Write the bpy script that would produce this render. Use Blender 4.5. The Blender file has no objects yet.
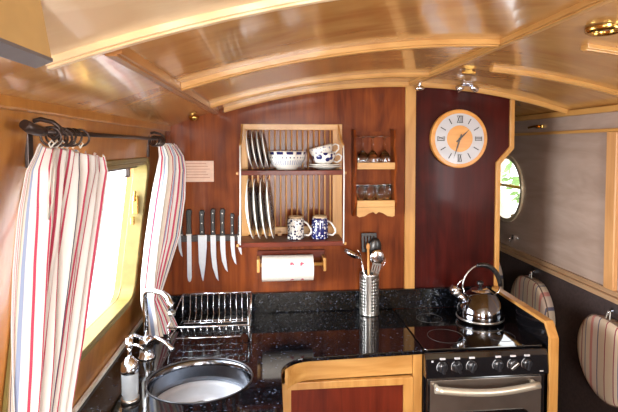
import bpy, bmesh, math, random
from mathutils import Vector, Matrix
random.seed(7)
PI = math.pi
SC = bpy.context.scene
COL = SC.collection

# ------------------------------------------------------------------ camera
F_PX = 480.0
cd = bpy.data.cameras.new('camera'); cam = bpy.data.objects.new('camera', cd); COL.objects.link(cam)
cd.sensor_width = 36; cd.lens = 36 * F_PX / 618
cd.shift_x = -9 / 618; cd.shift_y = -41 / 618
cd.clip_start = 0.02
cam.location = (0, 0, 1.663)
cam.rotation_euler = (math.radians(90 - 2.267), 0, math.radians(-5.474))
SC.camera = cam

# ------------------------------------------------------------------ daylight and added fill
w = bpy.data.worlds.new('sky'); SC.world = w; w.use_nodes = True
bg = w.node_tree.nodes['Background']; bg.inputs['Color'].default_value = (0.93, 0.97, 1.0, 1); bg.inputs['Strength'].default_value = 2.6

def area(name, loc, target, sx, sy, power, col=(1, 1, 1)):
    l = bpy.data.lights.new(name, 'AREA'); l.shape = 'RECTANGLE'; l.size = sx; l.size_y = sy; l.energy = power; l.color = col
    o = bpy.data.objects.new(name, l); COL.objects.link(o); o.location = loc
    d = Vector(target) - Vector(loc); o.rotation_euler = d.to_track_quat('-Z', 'Y').to_euler()
    return o
area('galley_window_daylight', (-1.45, 1.45, 1.55), (0.8, 1.6, 1.2), 1.7, 1.1, 105, (0.95, 0.98, 1.0))
area('bow_end_fill', (0.25, -1.95, 1.35), (0.3, 1.0, 1.32), 0.8, 1.1, 60, (1.0, 0.975, 0.94))  # added fill behind the camera; the bow door is invented for it
area('right_side_fill', (1.75, 0.35, 1.42), (0.2, 0.9, 1.3), 1.0, 0.55, 15, (0.97, 0.99, 1.0))  # added fill from the right; its window is made up and out of view
area('left_rear_fill', (-.80, -.75, 1.40), (0.6, -.3, 1.6), 0.85, 0.5, 13, (1, .99, .97))  # added fill to brighten the near ceiling through an invented window

SC.view_settings.view_transform = 'Standard'; SC.view_settings.look = 'None'
SC.view_settings.gamma = 1; SC.view_settings.use_curve_mapping = False
SC.view_settings.exposure = 0.50

# ------------------------------------------------------------------ materials
def lin(c):
    return tuple((x / 255 / 12.92 if x / 255 <= .04045 else ((x / 255 + .055) / 1.055) ** 2.4) for x in c) + (1,)

def newmat(name):
    m = bpy.data.materials.new(name); m.use_nodes = True
    nt = m.node_tree
    return m, nt, nt.nodes['Principled BSDF']

def P(name, rgb, rough=.5, metal=0, coat=0, var=.06, trans=0, scale=40, ior=None, bump=0):
    m, nt, b = newmat(name)
    tc = nt.nodes.new('ShaderNodeTexCoord'); n = nt.nodes.new('ShaderNodeTexNoise'); n.inputs['Scale'].default_value = scale
    n.inputs['Detail'].default_value = 3
    r = nt.nodes.new('ShaderNodeValToRGB'); c = lin(rgb)
    r.color_ramp.elements[0].position = .3; r.color_ramp.elements[1].position = .7
    r.color_ramp.elements[0].color = tuple(x * (1 - var) for x in c[:3]) + (1,)
    r.color_ramp.elements[1].color = tuple(min(1, x * (1 + var)) for x in c[:3]) + (1,)
    nt.links.new(tc.outputs['Object'], n.inputs['Vector']); nt.links.new(n.outputs['Fac'], r.inputs['Fac'])
    nt.links.new(r.outputs['Color'], b.inputs['Base Color'])
    b.inputs['Roughness'].default_value = rough; b.inputs['Metallic'].default_value = metal
    b.inputs['Coat Weight'].default_value = coat; b.inputs['Coat Roughness'].default_value = .05
    b.inputs['Transmission Weight'].default_value = trans
    if ior: b.inputs['IOR'].default_value = ior
    if bump:
        bp = nt.nodes.new('ShaderNodeBump'); bp.inputs['Strength'].default_value = bump; bp.inputs['Distance'].default_value = .002
        nt.links.new(n.outputs['Fac'], bp.inputs['Height']); nt.links.new(bp.outputs['Normal'], b.inputs['Normal'])
    return m

def wood(name, dark, light, grain='z', rough=.3, coat=.4, s=26, stretch=14, figure=.35, crough=.08, spec=.5):
    m, nt, b = newmat(name)
    tc = nt.nodes.new('ShaderNodeTexCoord'); mp = nt.nodes.new('ShaderNodeMapping')
    sc = [s, s, s]; sc['xyz'.index(grain)] = s / stretch
    mp.inputs['Scale'].default_value = sc
    n = nt.nodes.new('ShaderNodeTexNoise'); n.inputs['Scale'].default_value = 1; n.inputs['Detail'].default_value = 6
    n.inputs['Roughness'].default_value = .62; n.inputs['Distortion'].default_value = .7
    n2 = nt.nodes.new('ShaderNodeTexNoise'); n2.inputs['Scale'].default_value = 3.2; n2.inputs['Detail'].default_value = 2
    n2.inputs['Distortion'].default_value = 1.6
    mp2 = nt.nodes.new('ShaderNodeMapping'); sc2 = [1, 1, 1]; sc2['xyz'.index(grain)] = .45; mp2.inputs['Scale'].default_value = sc2
    L = nt.links.new
    L(tc.outputs['Object'], mp.inputs['Vector']); L(mp.outputs['Vector'], n.inputs['Vector'])
    L(tc.outputs['Object'], mp2.inputs['Vector']); L(mp2.outputs['Vector'], n2.inputs['Vector'])
    # contour lines of the slow noise give the cathedral figure of the wood
    mu = nt.nodes.new('ShaderNodeMath'); mu.operation = 'MULTIPLY'; mu.inputs[1].default_value = 26
    si = nt.nodes.new('ShaderNodeMath'); si.operation = 'SINE'
    L(n2.outputs['Fac'], mu.inputs[0]); L(mu.outputs[0], si.inputs[0])
    ma = nt.nodes.new('ShaderNodeMath'); ma.operation = 'MULTIPLY_ADD'; ma.inputs[1].default_value = figure * .22
    L(si.outputs[0], ma.inputs[0]); L(n.outputs['Fac'], ma.inputs[2])
    r = nt.nodes.new('ShaderNodeValToRGB'); r.color_ramp.elements[0].position = .28; r.color_ramp.elements[1].position = .72
    r.color_ramp.elements[0].color = lin(dark); r.color_ramp.elements[1].color = lin(light)
    L(ma.outputs[0], r.inputs['Fac']); L(r.outputs['Color'], b.inputs['Base Color'])
    b.inputs['Roughness'].default_value = rough; b.inputs['Coat Weight'].default_value = coat; b.inputs['Coat Roughness'].default_value = crough; b.inputs['Specular IOR Level'].default_value = spec
    bp = nt.nodes.new('ShaderNodeBump'); bp.inputs['Strength'].default_value = .12; bp.inputs['Distance'].default_value = .001
    L(n.outputs['Fac'], bp.inputs['Height']); L(bp.outputs['Normal'], b.inputs['Normal'])
    return m

def ramp_mat(name, stops, coordexpr='uv', rough=.8, periods=1.0, offset=0.0, axis='x'):
    """hard-edged stripes across a fabric"""
    m, nt, b = newmat(name); L = nt.links.new
    tc = nt.nodes.new('ShaderNodeTexCoord'); sp = nt.nodes.new('ShaderNodeSeparateXYZ')
    L(tc.outputs['UV' if coordexpr == 'uv' else 'Object'], sp.inputs[0])
    ma = nt.nodes.new('ShaderNodeMath'); ma.operation = 'MULTIPLY_ADD'; ma.inputs[1].default_value = periods; ma.inputs[2].default_value = offset
    L(sp.outputs['XYZ'.index(axis.upper())], ma.inputs[0])
    fr = nt.nodes.new('ShaderNodeMath'); fr.operation = 'FRACT'; L(ma.outputs[0], fr.inputs[0])
    r = nt.nodes.new('ShaderNodeValToRGB'); cr = r.color_ramp; cr.interpolation = 'CONSTANT'
    cr.elements[0].position = 0; cr.elements[0].color = lin(stops[0][1])
    cr.elements[1].position = stops[1][0]; cr.elements[1].color = lin(stops[1][1])
    for p, c in stops[2:]:
        e = cr.elements.new(p); e.color = lin(c)
    L(fr.outputs[0], r.inputs['Fac']); L(r.outputs['Color'], b.inputs['Base Color'])
    b.inputs['Roughness'].default_value = rough
    n = nt.nodes.new('ShaderNodeTexNoise'); n.inputs['Scale'].default_value = 300
    L(tc.outputs['Object'], n.inputs['Vector'])
    bp = nt.nodes.new('ShaderNodeBump'); bp.inputs['Strength'].default_value = .15; bp.inputs['Distance'].default_value = .001
    L(n.outputs['Fac'], bp.inputs['Height']); L(bp.outputs['Normal'], b.inputs['Normal'])
    return m

MAHOG = wood('mahogany_veneer', (92, 36, 9), (138, 68, 24), 'z', .5, .22, s=30, crough=.12, spec=.12)
MAROON = wood('dark_mahogany_veneer', (46, 7, 4), (72, 16, 9), 'z', .42, .10, s=30, figure=.5, spec=.12)
DMAHOG = wood('dark_mahogany', (70, 24, 12), (112, 46, 26), 'x', .45, .1, spec=.2)
PINE = wood('pine', (180, 124, 58), (210, 158, 88), 'z', .38, .3, s=30)
PINEX = wood('pine_lengthways', (184, 130, 64), (214, 166, 98), 'x', .38, .3, s=30)
PINEY = wood('pine_batten', (184, 130, 64), (214, 166, 98), 'y', .35, .35, s=30)
PALEPINE = wood('pale_pine_board', (232, 198, 150), (250, 226, 186), 'x', .42, .2, s=14, stretch=8, figure=1.5)
PLY = wood('varnished_ply', (186, 130, 68), (214, 162, 94), 'x', .2, .55, s=10, stretch=5, figure=.45)
PLYL = wood('varnished_ply_cove', (190, 128, 66), (216, 156, 92), 'y', .14, .8, s=10, stretch=5, figure=.6)
GOLDPLY = wood('golden_ply', (164, 104, 44), (190, 132, 66), 'z', .35, .4, s=20, figure=.5)
GREYPLY = wood('grey_washed_ply', (160, 138, 124), (186, 164, 150), 'y', .22, .6, s=10, stretch=6, figure=.22)
DOORRED = wood('red_mahogany_panel', (88, 28, 14), (120, 44, 24), 'z', .45, .1, spec=.15)
DARKLIN = P('dark_brown_lining', (62, 48, 46), .75, var=.25, scale=90, bump=.3)
FLOORM = wood('dark_oak_floor', (70, 46, 28), (110, 76, 48), 'y', .4, .2)
CHROME = P('chrome', (222, 226, 234), .13, 1, var=.02)
STEEL = P('brushed_steel', (190, 188, 184), .28, 1, var=.05, scale=120)
SINKST = P('lit_sink_steel', (214, 220, 230), .4, .35, var=.03)
BLADE = P('blade_steel', (190, 194, 200), .3, .9, var=.05)
BRASS = P('brass', (205, 165, 90), .2, 1, var=.05)
YFRAME = P('yellowed_brass_frame', (128, 112, 60), .45, .0, var=.12, scale=30)
IRON = P('dark_iron', (66, 54, 50), .34, .6, var=.2)
BLACK = P('black_plastic', (16, 16, 18), .35, 0, coat=.3)
BLACKG = P('black_gloss_enamel', (10, 11, 16), .1, 0, coat=1)
HOBG = P('black_hob_glass', (8, 8, 10), .05, 0, coat=1)
WHITE = P('white_ceramic', (232, 228, 220), .15, 0, coat=.6, var=.02)
CREAM = P('unglazed_clay', (205, 180, 145), .6)
PAPER = P('paper_towel', (236, 226, 214), .9, bump=.4, scale=120)
CARDM = P('cream_card', (232, 200, 180), .8)
INK = P('faded_print', (176, 108, 88), .8)
ROSE = P('rose_print', (190, 80, 100), .9)
WHITEP = P('white_print', (215, 215, 220), .6)
CORD = P('white_cord', (226, 222, 214), .8)
DIALW = P('white_clock_dial', (196, 196, 200), .4, coat=.3, var=.02)
NUM = P('black_numeral_paint', (30, 26, 24), .5)
CLOCKW = wood('golden_clock_wood', (206, 138, 62), (228, 164, 84), 'x', .35, .3)
HANDW = wood('wooden_spoon', (190, 130, 70), (214, 156, 92), 'z', .6, 0)
GREYM = P('grey_metal_edging', (120, 118, 124), .4, .6)
TANPANEL = P('tan_brushed_panel', (178, 142, 88), .4, 0, var=.08, scale=25)
SOAPG = P('frosted_soap_glass', (214, 222, 230), .25, 0, trans=.55, ior=1.4, coat=.4)
RIMB = P('cushion_edge_brown', (120, 96, 84), .8)

def glass(name, tint=(1, 1, 1, 1)):
    m, nt, b = newmat(name)
    n = nt.nodes.new('ShaderNodeTexNoise'); n.inputs['Scale'].default_value = 5
    b.inputs['Base Color'].default_value = tint; b.inputs['Roughness'].default_value = .0
    b.inputs['Transmission Weight'].default_value = 1; b.inputs['IOR'].default_value = 1.38
    return m
GLASS = glass('clear_glass')
def pane_mat():
    m, nt, b = newmat('window_pane'); L = nt.links.new
    tr = nt.nodes.new('ShaderNodeBsdfTransparent'); gl = nt.nodes.new('ShaderNodeBsdfGlossy'); gl.inputs['Roughness'].default_value = .02
    lw = nt.nodes.new('ShaderNodeLayerWeight'); lw.inputs['Blend'].default_value = .5
    pw_ = nt.nodes.new('ShaderNodeMath'); pw_.operation = 'POWER'; pw_.inputs[1].default_value = 16; L(lw.outputs['Facing'], pw_.inputs[0])
    mx = nt.nodes.new('ShaderNodeMixShader'); L(pw_.outputs[0], mx.inputs[0]); L(tr.outputs[0], mx.inputs[1]); L(gl.outputs[0], mx.inputs[2])
    L(mx.outputs[0], nt.nodes['Material Output'].inputs['Surface'])
    return m
PANE = pane_mat()

def granite():
    m, nt, b = newmat('black_granite'); L = nt.links.new
    tc = nt.nodes.new('ShaderNodeTexCoord')
    v = nt.nodes.new('ShaderNodeTexVoronoi'); v.inputs['Scale'].default_value = 190
    v2 = nt.nodes.new('ShaderNodeTexVoronoi'); v2.inputs['Scale'].default_value = 75
    L(tc.outputs['Object'], v.inputs['Vector']); L(tc.outputs['Object'], v2.inputs['Vector'])
    s1 = nt.nodes.new('ShaderNodeSeparateColor'); L(v.outputs['Color'], s1.inputs[0])
    s2 = nt.nodes.new('ShaderNodeSeparateColor'); L(v2.outputs['Color'], s2.inputs[0])
    r = nt.nodes.new('ShaderNodeValToRGB'); cr = r.color_ramp; cr.interpolation = 'CONSTANT'
    cr.elements[0].color = lin((8, 9, 12)); cr.elements[1].position = .86; cr.elements[1].color = lin((30, 33, 42))
    e = cr.elements.new(.978); e.color = lin((70, 76, 92))
    r2 = nt.nodes.new('ShaderNodeValToRGB'); cr = r2.color_ramp; cr.interpolation = 'CONSTANT'
    cr.elements[0].color = (0, 0, 0, 1); cr.elements[1].position = .92; cr.elements[1].color = lin((20, 23, 30))
    L(s1.outputs[0], r.inputs[0]); L(s2.outputs[1], r2.inputs[0])
    mx = nt.nodes.new('ShaderNodeMix'); mx.data_type = 'RGBA'; mx.blend_type = 'LIGHTEN'; mx.inputs[0].default_value = 1
    L(r.outputs[0], mx.inputs[6]); L(r2.outputs[0], mx.inputs[7]); L(mx.outputs[2], b.inputs['Base Color'])
    b.inputs['Roughness'].default_value = .06; b.inputs['Specular IOR Level'].default_value = .4
    return m
GRANITE = granite()

def dots(name, base, spot, scale, size, zb=(None, None), rough=.15):
    """glazed pottery with round spots, and an optional band of height limits"""
    m, nt, b = newmat(name); L = nt.links.new
    tc = nt.nodes.new('ShaderNodeTexCoord')
    v = nt.nodes.new('ShaderNodeTexVoronoi'); v.inputs['Scale'].default_value = scale; v.inputs['Randomness'].default_value = .65
    L(tc.outputs['Object'], v.inputs['Vector'])
    lt = nt.nodes.new('ShaderNodeMath'); lt.operation = 'LESS_THAN'; lt.inputs[1].default_value = size; L(v.outputs['Distance'], lt.inputs[0])
    fac = lt.outputs[0]
    if zb[0] is not None:
        sp = nt.nodes.new('ShaderNodeSeparateXYZ'); L(tc.outputs['Object'], sp.inputs[0])
        for op, val in (('GREATER_THAN', zb[0]), ('LESS_THAN', zb[1])):
            g = nt.nodes.new('ShaderNodeMath'); g.operation = op; g.inputs[1].default_value = val; L(sp.outputs[2], g.inputs[0])
            mu = nt.nodes.new('ShaderNodeMath'); mu.operation = 'MULTIPLY'; L(fac, mu.inputs[0]); L(g.outputs[0], mu.inputs[1]); fac = mu.outputs[0]
    mx = nt.nodes.new('ShaderNodeMix'); mx.data_type = 'RGBA'; L(fac, mx.inputs[0]); mx.inputs[6].default_value = lin(base); mx.inputs[7].default_value = lin(spot)
    L(mx.outputs[2], b.inputs['Base Color'])
    b.inputs['Roughness'].default_value = rough; b.inputs['Coat Weight'].default_value = .6
    return m
NAVY = (26, 34, 92)
SPOTMUG = dots('white_glaze_navy_spots', (226, 224, 218), (22, 28, 70), 92, .48)
NAVYMUG = dots('navy_glaze_white_spots', (24, 32, 96), (220, 222, 230), 80, .34)
NAVYCUP = dots('white_glaze_big_navy_spots', (228, 226, 220), NAVY, 42, .46, (.018, .075))
GREYCUP = dots('white_glaze_grey_sprig', (226, 222, 214), (120, 124, 150), 70, .3)

def bowl_mat():
    m, nt, b = newmat('banded_bowl_glaze'); L = nt.links.new
    tc = nt.nodes.new('ShaderNodeTexCoord'); sp = nt.nodes.new('ShaderNodeSeparateXYZ'); L(tc.outputs['Object'], sp.inputs[0])
    at = nt.nodes.new('ShaderNodeMath'); at.operation = 'ARCTAN2'; L(sp.outputs[1], at.inputs[0]); L(sp.outputs[0], at.inputs[1])
    def comb(n, thr):
        a = nt.nodes.new('ShaderNodeMath'); a.operation = 'MULTIPLY'; a.inputs[1].default_value = n; L(at.outputs[0], a.inputs[0])
        s = nt.nodes.new('ShaderNodeMath'); s.operation = 'SINE'; L(a.outputs[0], s.inputs[0])
        g = nt.nodes.new('ShaderNodeMath'); g.operation = 'GREATER_THAN'; g.inputs[1].default_value = thr; L(s.outputs[0], g.inputs[0]); return g.outputs[0]
    def band(z0, z1):
        o = []
        for op, val in (('GREATER_THAN', z0), ('LESS_THAN', z1)):
            g = nt.nodes.new('ShaderNodeMath'); g.operation = op; g.inputs[1].default_value = val; L(sp.outputs[2], g.inputs[0]); o.append(g.outputs[0])
        mu = nt.nodes.new('ShaderNodeMath'); mu.operation = 'MULTIPLY'; L(o[0], mu.inputs[0]); L(o[1], mu.inputs[1]); return mu.outputs[0]
    def mul(a, c):
        mu = nt.nodes.new('ShaderNodeMath'); mu.operation = 'MULTIPLY'; L(a, mu.inputs[0]); L(c, mu.inputs[1]); return mu.outputs[0]
    cur = None; col = lin((226, 222, 214))
    for fac, c in ((mul(band(.066, .078), comb(12, -.5)), NAVY), (mul(band(.050, .056), comb(30, .5)), (40, 44, 90)), (mul(band(.022, .042), comb(44, .2)), (150, 156, 178))):
        mx = nt.nodes.new('ShaderNodeMix'); mx.data_type = 'RGBA'; L(fac, mx.inputs[0])
        if cur is None: mx.inputs[6].default_value = col
        else: L(cur, mx.inputs[6])
        mx.inputs[7].default_value = lin(c); cur = mx.outputs[2]
    L(cur, b.inputs['Base Color']); b.inputs['Roughness'].default_value = .15; b.inputs['Coat Weight'].default_value = .6
    return m
BOWLM = bowl_mat()
PLATEP = dots('dark_patterned_plate_face', (38, 40, 62), (196, 196, 200), 120, .33)

W_, CR, RD, NV, BG, GB = (232, 228, 224), (226, 214, 198), (190, 62, 92), (60, 60, 100), (150, 164, 196), (196, 198, 210)
CURT = ramp_mat('striped_curtain_cotton', [
    (0, W_), (.03, BG), (.065, W_), (.11, RD), (.122, W_), (.16, RD), (.172, W_), (.22, NV), (.235, CR),
    (.34, BG), (.365, W_), (.40, RD), (.412, W_), (.46, RD), (.472, W_), (.52, RD), (.532, W_), (.58, RD), (.592, W_), (.64, RD), (.652, W_),
    (.70, RD), (.712, W_), (.76, RD), (.772, W_), (.82, RD), (.832, W_), (.88, RD), (.892, W_), (.94, RD), (.952, W_)])
CURT2 = ramp_mat('striped_curtain_cotton_far', [
    (0, W_), (.05, RD), (.075, W_), (.12, BG), (.15, W_), (.2, NV), (.215, W_), (.28, RD), (.31, W_), (.38, RD), (.40, W_), (.44, CR), (.52, RD), (.55, CR),
    (.63, NV), (.645, BG), (.68, W_), (.75, RD), (.775, W_), (.85, BG), (.88, W_), (.93, RD), (.955, W_)])
TK = [(0, (222, 204, 180)), (.14, (222, 204, 180)), (.18, (160, 80, 88)), (.21, (210, 192, 170)), (.40, (100, 100, 124)), (.43, (214, 196, 182)),
      (.58, (206, 140, 132)), (.66, (222, 204, 180)), (.80, (130, 128, 148)), (.83, (222, 204, 180)), (.92, (160, 80, 88)), (.95, (222, 204, 180))]
TICK = ramp_mat('striped_ticking', TK, 'obj', periods=5.0, offset=.3, axis='y')

# ------------------------------------------------------------------ mesh helpers
LOC = {}
class B:
    def __init__(s): s.bm = bmesh.new()
    def poly_prism(s, pts, vec, mi=0):
        """closed 3D outline pushed along vec"""
        a = [s.bm.verts.new(p) for p in pts]; v = Vector(vec); b = [s.bm.verts.new(Vector(p) + v) for p in pts]
        n = len(pts); fs = [s.bm.faces.new(a), s.bm.faces.new(b[::-1])]
        for i in range(n): fs.append(s.bm.faces.new([a[i], b[i], b[(i + 1) % n], a[(i + 1) % n]][::-1]))
        for f in fs: f.material_index = mi
        return s
    def box(s, x0, x1, y0, y1, z0, z1, mi=0):
        return s.poly_prism([(x0, y0, z0), (x1, y0, z0), (x1, y1, z0), (x0, y1, z0)], (0, 0, z1 - z0), mi)
    def tube(s, pts, r, seg=8, closed=False, mi=0, cap=True):
        pts = [Vector(p) for p in pts]; n = len(pts); rings = []
        rr = r if isinstance(r, (list, tuple)) else [r] * n
        up = None
        for i, p in enumerate(pts):
            if closed: t = (pts[(i + 1) % n] - pts[i - 1])
            else: t = pts[min(i + 1, n - 1)] - pts[max(i - 1, 0)]
            t.normalize()
            if up is None:
                up = t.orthogonal().normalized()
            up = (up - t * up.dot(t))
            if up.length < 1e-6: up = t.orthogonal()
            up.normalize(); sd = t.cross(up)
            rings.append([s.bm.verts.new(p + (up * math.cos(2 * PI * k / seg) + sd * math.sin(2 * PI * k / seg)) * rr[i]) for k in range(seg)])
        m = n if closed else n - 1
        for i in range(m):
            a, b = rings[i], rings[(i + 1) % n]
            if closed and i == n - 1:
                # align the last ring with the first
                k0 = min(range(seg), key=lambda k: (a[0].co - b[k].co).length); b = b[k0:] + b[:k0]
            for k in range(seg):
                f = s.bm.faces.new([a[k], a[(k + 1) % seg], b[(k + 1) % seg], b[k]]); f.material_index = mi; f.smooth = True
        if not closed and cap:
            for rg in (rings[0], rings[-1][::-1]):
                f = s.bm.faces.new(rg[::-1]); f.material_index = mi
        return s
    def cyl(s, p0, p1, r, seg=24, mi=0, r1=None):
        return s.tube([p0, p1], [r, r if r1 is None else r1], seg, mi=mi)
    def lathe(s, prof, c, axis='z', seg=32, mi=0, rot=None):
        """profile of (radius, height) pairs turned about an axis through c"""
        c = Vector(c); rings = []
        M = {'z': Matrix.Identity(3), 'x': Matrix(((0, 0, 1), (0, 1, 0), (-1, 0, 0))), 'y': Matrix(((1, 0, 0), (0, 0, 1), (0, -1, 0)))}[axis]
        if rot is not None: M = rot.to_3x3() @ M
        for (r, h) in prof:
            if r < 1e-5: rings.append([s.bm.verts.new(c + M @ Vector((0, 0, h)))])
            else: rings.append([s.bm.verts.new(c + M @ Vector((r * math.cos(2 * PI * k / seg), r * math.sin(2 * PI * k / seg), h))) for k in range(seg)])
        for a, b in zip(rings, rings[1:]):
            for k in range(seg):
                k2 = (k + 1) % seg
                if len(a) == 1 and len(b) == 1: continue
                if len(a) == 1: vs = [a[0], b[k2], b[k]][::-1]
                elif len(b) == 1: vs = [a[k], a[k2], b[0]]
                else: vs = [a[k], a[k2], b[k2], b[k]]
                f = s.bm.faces.new(vs); f.material_index = mi; f.smooth = True
        return s
    def grid(s, rows, mi=0, uvs=None):
        vs = [[s.bm.verts.new(p) for p in r] for r in rows]; uvl = s.bm.loops.layers.uv.verify() if uvs else None
        for i in range(len(rows) - 1):
            for j in range(len(rows[0]) - 1):
                f = s.bm.faces.new([vs[i][j], vs[i][j + 1], vs[i + 1][j + 1], vs[i + 1][j]]); f.smooth = True; f.material_index = mi
                if uvs:
                    for lp, (a, b) in zip(f.loops, ((i, j), (i, j + 1), (i + 1, j + 1), (i + 1, j))): lp[uvl].uv = uvs[a][b]
        return s
    def holed(s, outer, holes, fn, vec, mi=0):
        """flat outline with holes in 2D, mapped to 3D by fn, given thickness vec"""
        es = []; bm2 = bmesh.new()
        for lp in [outer] + holes:
            v = [bm2.verts.new((p[0], p[1], 0)) for p in lp]
            for i in range(len(v)): es.append(bm2.edges.new((v[i], v[(i + 1) % len(v)])))
        bmesh.ops.triangle_fill(bm2, use_beauty=True, use_dissolve=False, edges=es)
        bm2.verts.index_update(); v3 = Vector(vec)
        a = [s.bm.verts.new(fn(v.co.x, v.co.y)) for v in bm2.verts]; b = [s.bm.verts.new(Vector(fn(v.co.x, v.co.y)) + v3) for v in bm2.verts]
        for f in bm2.faces:
            ix = [v.index for v in f.verts]
            s.bm.faces.new([a[i] for i in ix]).material_index = mi; s.bm.faces.new([b[i] for i in ix[::-1]]).material_index = mi
        for e in bm2.edges:
            if len(e.link_faces) == 1:
                i, j = e.verts[0].index, e.verts[1].index; s.bm.faces.new([a[i], a[j], b[j], b[i]]).material_index = mi
        bm2.free(); return s

def O(name, b, mat, parent=None, label=None, bevel=0, solid=0, subsurf=0, cat=None, group=None, kind=None, recalc=True):
    bm = b.bm
    if recalc: bmesh.ops.recalc_face_normals(bm, faces=bm.faces)
    if parent is not None: off = LOC[parent.name]
    else:
        xs = [v.co.x for v in bm.verts]; ys = [v.co.y for v in bm.verts]; zs = [v.co.z for v in bm.verts]
        off = Vector(((min(xs) + max(xs)) / 2, (min(ys) + max(ys)) / 2, min(zs)))
    bmesh.ops.translate(bm, verts=bm.verts, vec=-off)
    me = bpy.data.meshes.new(name); bm.to_mesh(me); bm.free()
    for m in (mat if isinstance(mat, (list, tuple)) else [mat]): me.materials.append(m)
    o = bpy.data.objects.new(name, me); COL.objects.link(o)
    LOC[o.name] = off
    if parent is not None: o.parent = parent
    else: o.location = off
    if label: o['label'] = label
    if cat: o['category'] = cat
    if group: o['group'] = group
    if kind: o['kind'] = kind
    if bevel:
        md = o.modifiers.new('bevel', 'BEVEL'); md.width = bevel; md.segments = 2; md.limit_method = 'ANGLE'; md.angle_limit = .7
    if solid:
        md = o.modifiers.new('solid', 'SOLIDIFY'); md.thickness = solid; md.offset = 0
    if subsurf:
        md = o.modifiers.new('sub', 'SUBSURF'); md.levels = subsurf; md.render_levels = subsurf
    return o
def S(name, b, mat, **k): return O(name, b, mat, kind='structure', **k)
def T(name, label, cat, loc, group=None):
    o = bpy.data.objects.new(name, None); COL.objects.link(o); o.empty_display_size = .02
    o.location = loc; LOC[o.name] = Vector(loc); o['label'] = label; o['category'] = cat
    if group: o['group'] = group
    return o
def kids(o): return [c for c in bpy.data.objects if c.parent is o]
def dup(o, delta, label, rotz=None, group=None, top=True):
    r = o.copy(); COL.objects.link(r); r.location = Vector(o.location) + Vector(delta)
    if rotz is not None: r.rotation_euler.z = rotz
    r['label'] = label; LOC[r.name] = LOC[o.name] + Vector(delta)
    if group: r['group'] = group
    for c in kids(o):
        k = c.copy(); COL.objects.link(k); k.parent = r; LOC[k.name] = LOC[r.name]
        for g in kids(c):
            q = g.copy(); COL.objects.link(q); q.parent = k; LOC[q.name] = LOC[r.name]
    return r
def arc(c, r, a0, a1, n, fn):
    return [fn(c, r, a0 + (a1 - a0) * i / n) for i in range(n + 1)]
def rrect(a0, a1, b0, b1, r, n=6):
    pts = []
    for (ca, cb, s0) in ((a1 - r, b0 + r, -PI / 2), (a1 - r, b1 - r, 0), (a0 + r, b1 - r, PI / 2), (a0 + r, b0 + r, PI)):
        for i in range(n + 1):
            t = s0 + PI / 2 * i / n; pts.append((ca + r * math.cos(t), cb + r * math.sin(t)))
    return pts

# ------------------------------------------------------------------ room shell
CA, CK, CC = 1.957, .188, .60
def cz(x): return CA - CK * (x - CC) ** 2
XL, XR, YB, YN, YF, BW = -.473, 1.424, 2.20, -1.9, 4.6, 2.23
def wl(z): return -.575 + .125 * (z - .9)          # left wall leans in towards the roof

S('floor', B().box(-.75, 1.6, YN, YF, -.05, 0), FLOORM)
def ceiling(y0, y1, mat, x0=XL - .06, x1=XR + .06, lift=0, n=40):
    xs = [x0 + (x1 - x0) * i / n for i in range(n + 1)]
    pts = [(x, y0, cz(x) + lift) for x in xs] + [(x, y0, cz(x) + .04 + lift) for x in xs[::-1]]
    b = B().poly_prism(pts, (0, y1 - y0, 0)); return S('ceiling', b, mat)
c1 = ceiling(.775, YF, PLY)
c2 = ceiling(YN, .775, PALEPINE, x0=-.335)
c3 = ceiling(YN, .775, PLYL, x1=-.335, n=8)

# left wall with the galley window and an added, unseen opening for fill
hole1 = rrect(1.02, 1.935, 1.06, 1.605, .05)
hole2 = rrect(-1.2, -.3, 1.06, 1.605, .05)
fnL = lambda y, z: (wl(z), y, z)
S('wall_left', B().holed([(YN, 0), (YF, 0), (YF, 1.80), (YN, 1.80)], [hole1, hole2], fnL, (-.07, 0, 0)), GOLDPLY)
# right wall with porthole and an added, unseen opening for fill light
PH = [(2.80 + .195 * math.cos(t), 1.405 + .195 * math.sin(t)) for t in [2 * PI * i / 40 for i in range(40)]]
fnR = lambda y, z: (1.424, y, z)
S('wall_right', B().holed([(YN, 1.02), (YF, 1.02), (YF, 1.86), (YN, 1.86)], [PH, rrect(-.1, .8, 1.12, 1.62, .05)], fnR, (.06, 0, 0)), GREYPLY)
S('wall_right', B().box(1.43, 1.484, YN, YF, 0, 1.02), DARKLIN)
S('wall_far', B().box(-.7, 1.5, YF, YF + .04, 0, 1.95), GREYPLY)
S('wall_rear', B().holed([(-.70, 0), (1.48, 0), (1.48, 1.9), (-.70, 1.9)], [[(-.15, .8), (.65, .8), (.65, 1.86), (-.15, 1.86)]], lambda x, z: (x, YN - .03, z), (0, .03, 0)), GOLDPLY)  # unseen wall added to keep sky out of reflections, opening cut for the fill
# galley bulkhead: red mahogany left of the pillar, dark maroon right of it
S('wall_back', B().poly_prism([(-.66, YB, 0), (.62, YB, 0)] + [(x, YB, cz(x)) for x in [.62 - i * .09 for i in range(12)]] + [(-.465, YB, 1.745), (-.575, YB, .9)], (0, .03, 0)), MAHOG)
S('wall_partition', B().poly_prism([(.62, YB, 0), (1.062, YB, 0), (1.062, YB, 1.585), (1.128, YB, 1.66)] + [(x, YB, cz(x)) for x in (1.128, 1.0, .9, .8, .7, .62)], (0, .03, 0)), MAROON)
# pine strips
S('trim_1', B().box(.618, .668, YB - .014, YB, .90, cz(.64) - .002), PINE, bevel=.003)
edge = [(1.062, .0), (1.062, 1.585), (1.128, 1.66), (1.128, 1.885)]; e2 = [(1.084, .0), (1.084, 1.577), (1.150, 1.651), (1.150, 1.885)]
S('trim_2', B().poly_prism([(x, YB - .012, z) for x, z in edge + e2[::-1]], (0, .054, 0)), PINE, bevel=.003)

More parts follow.
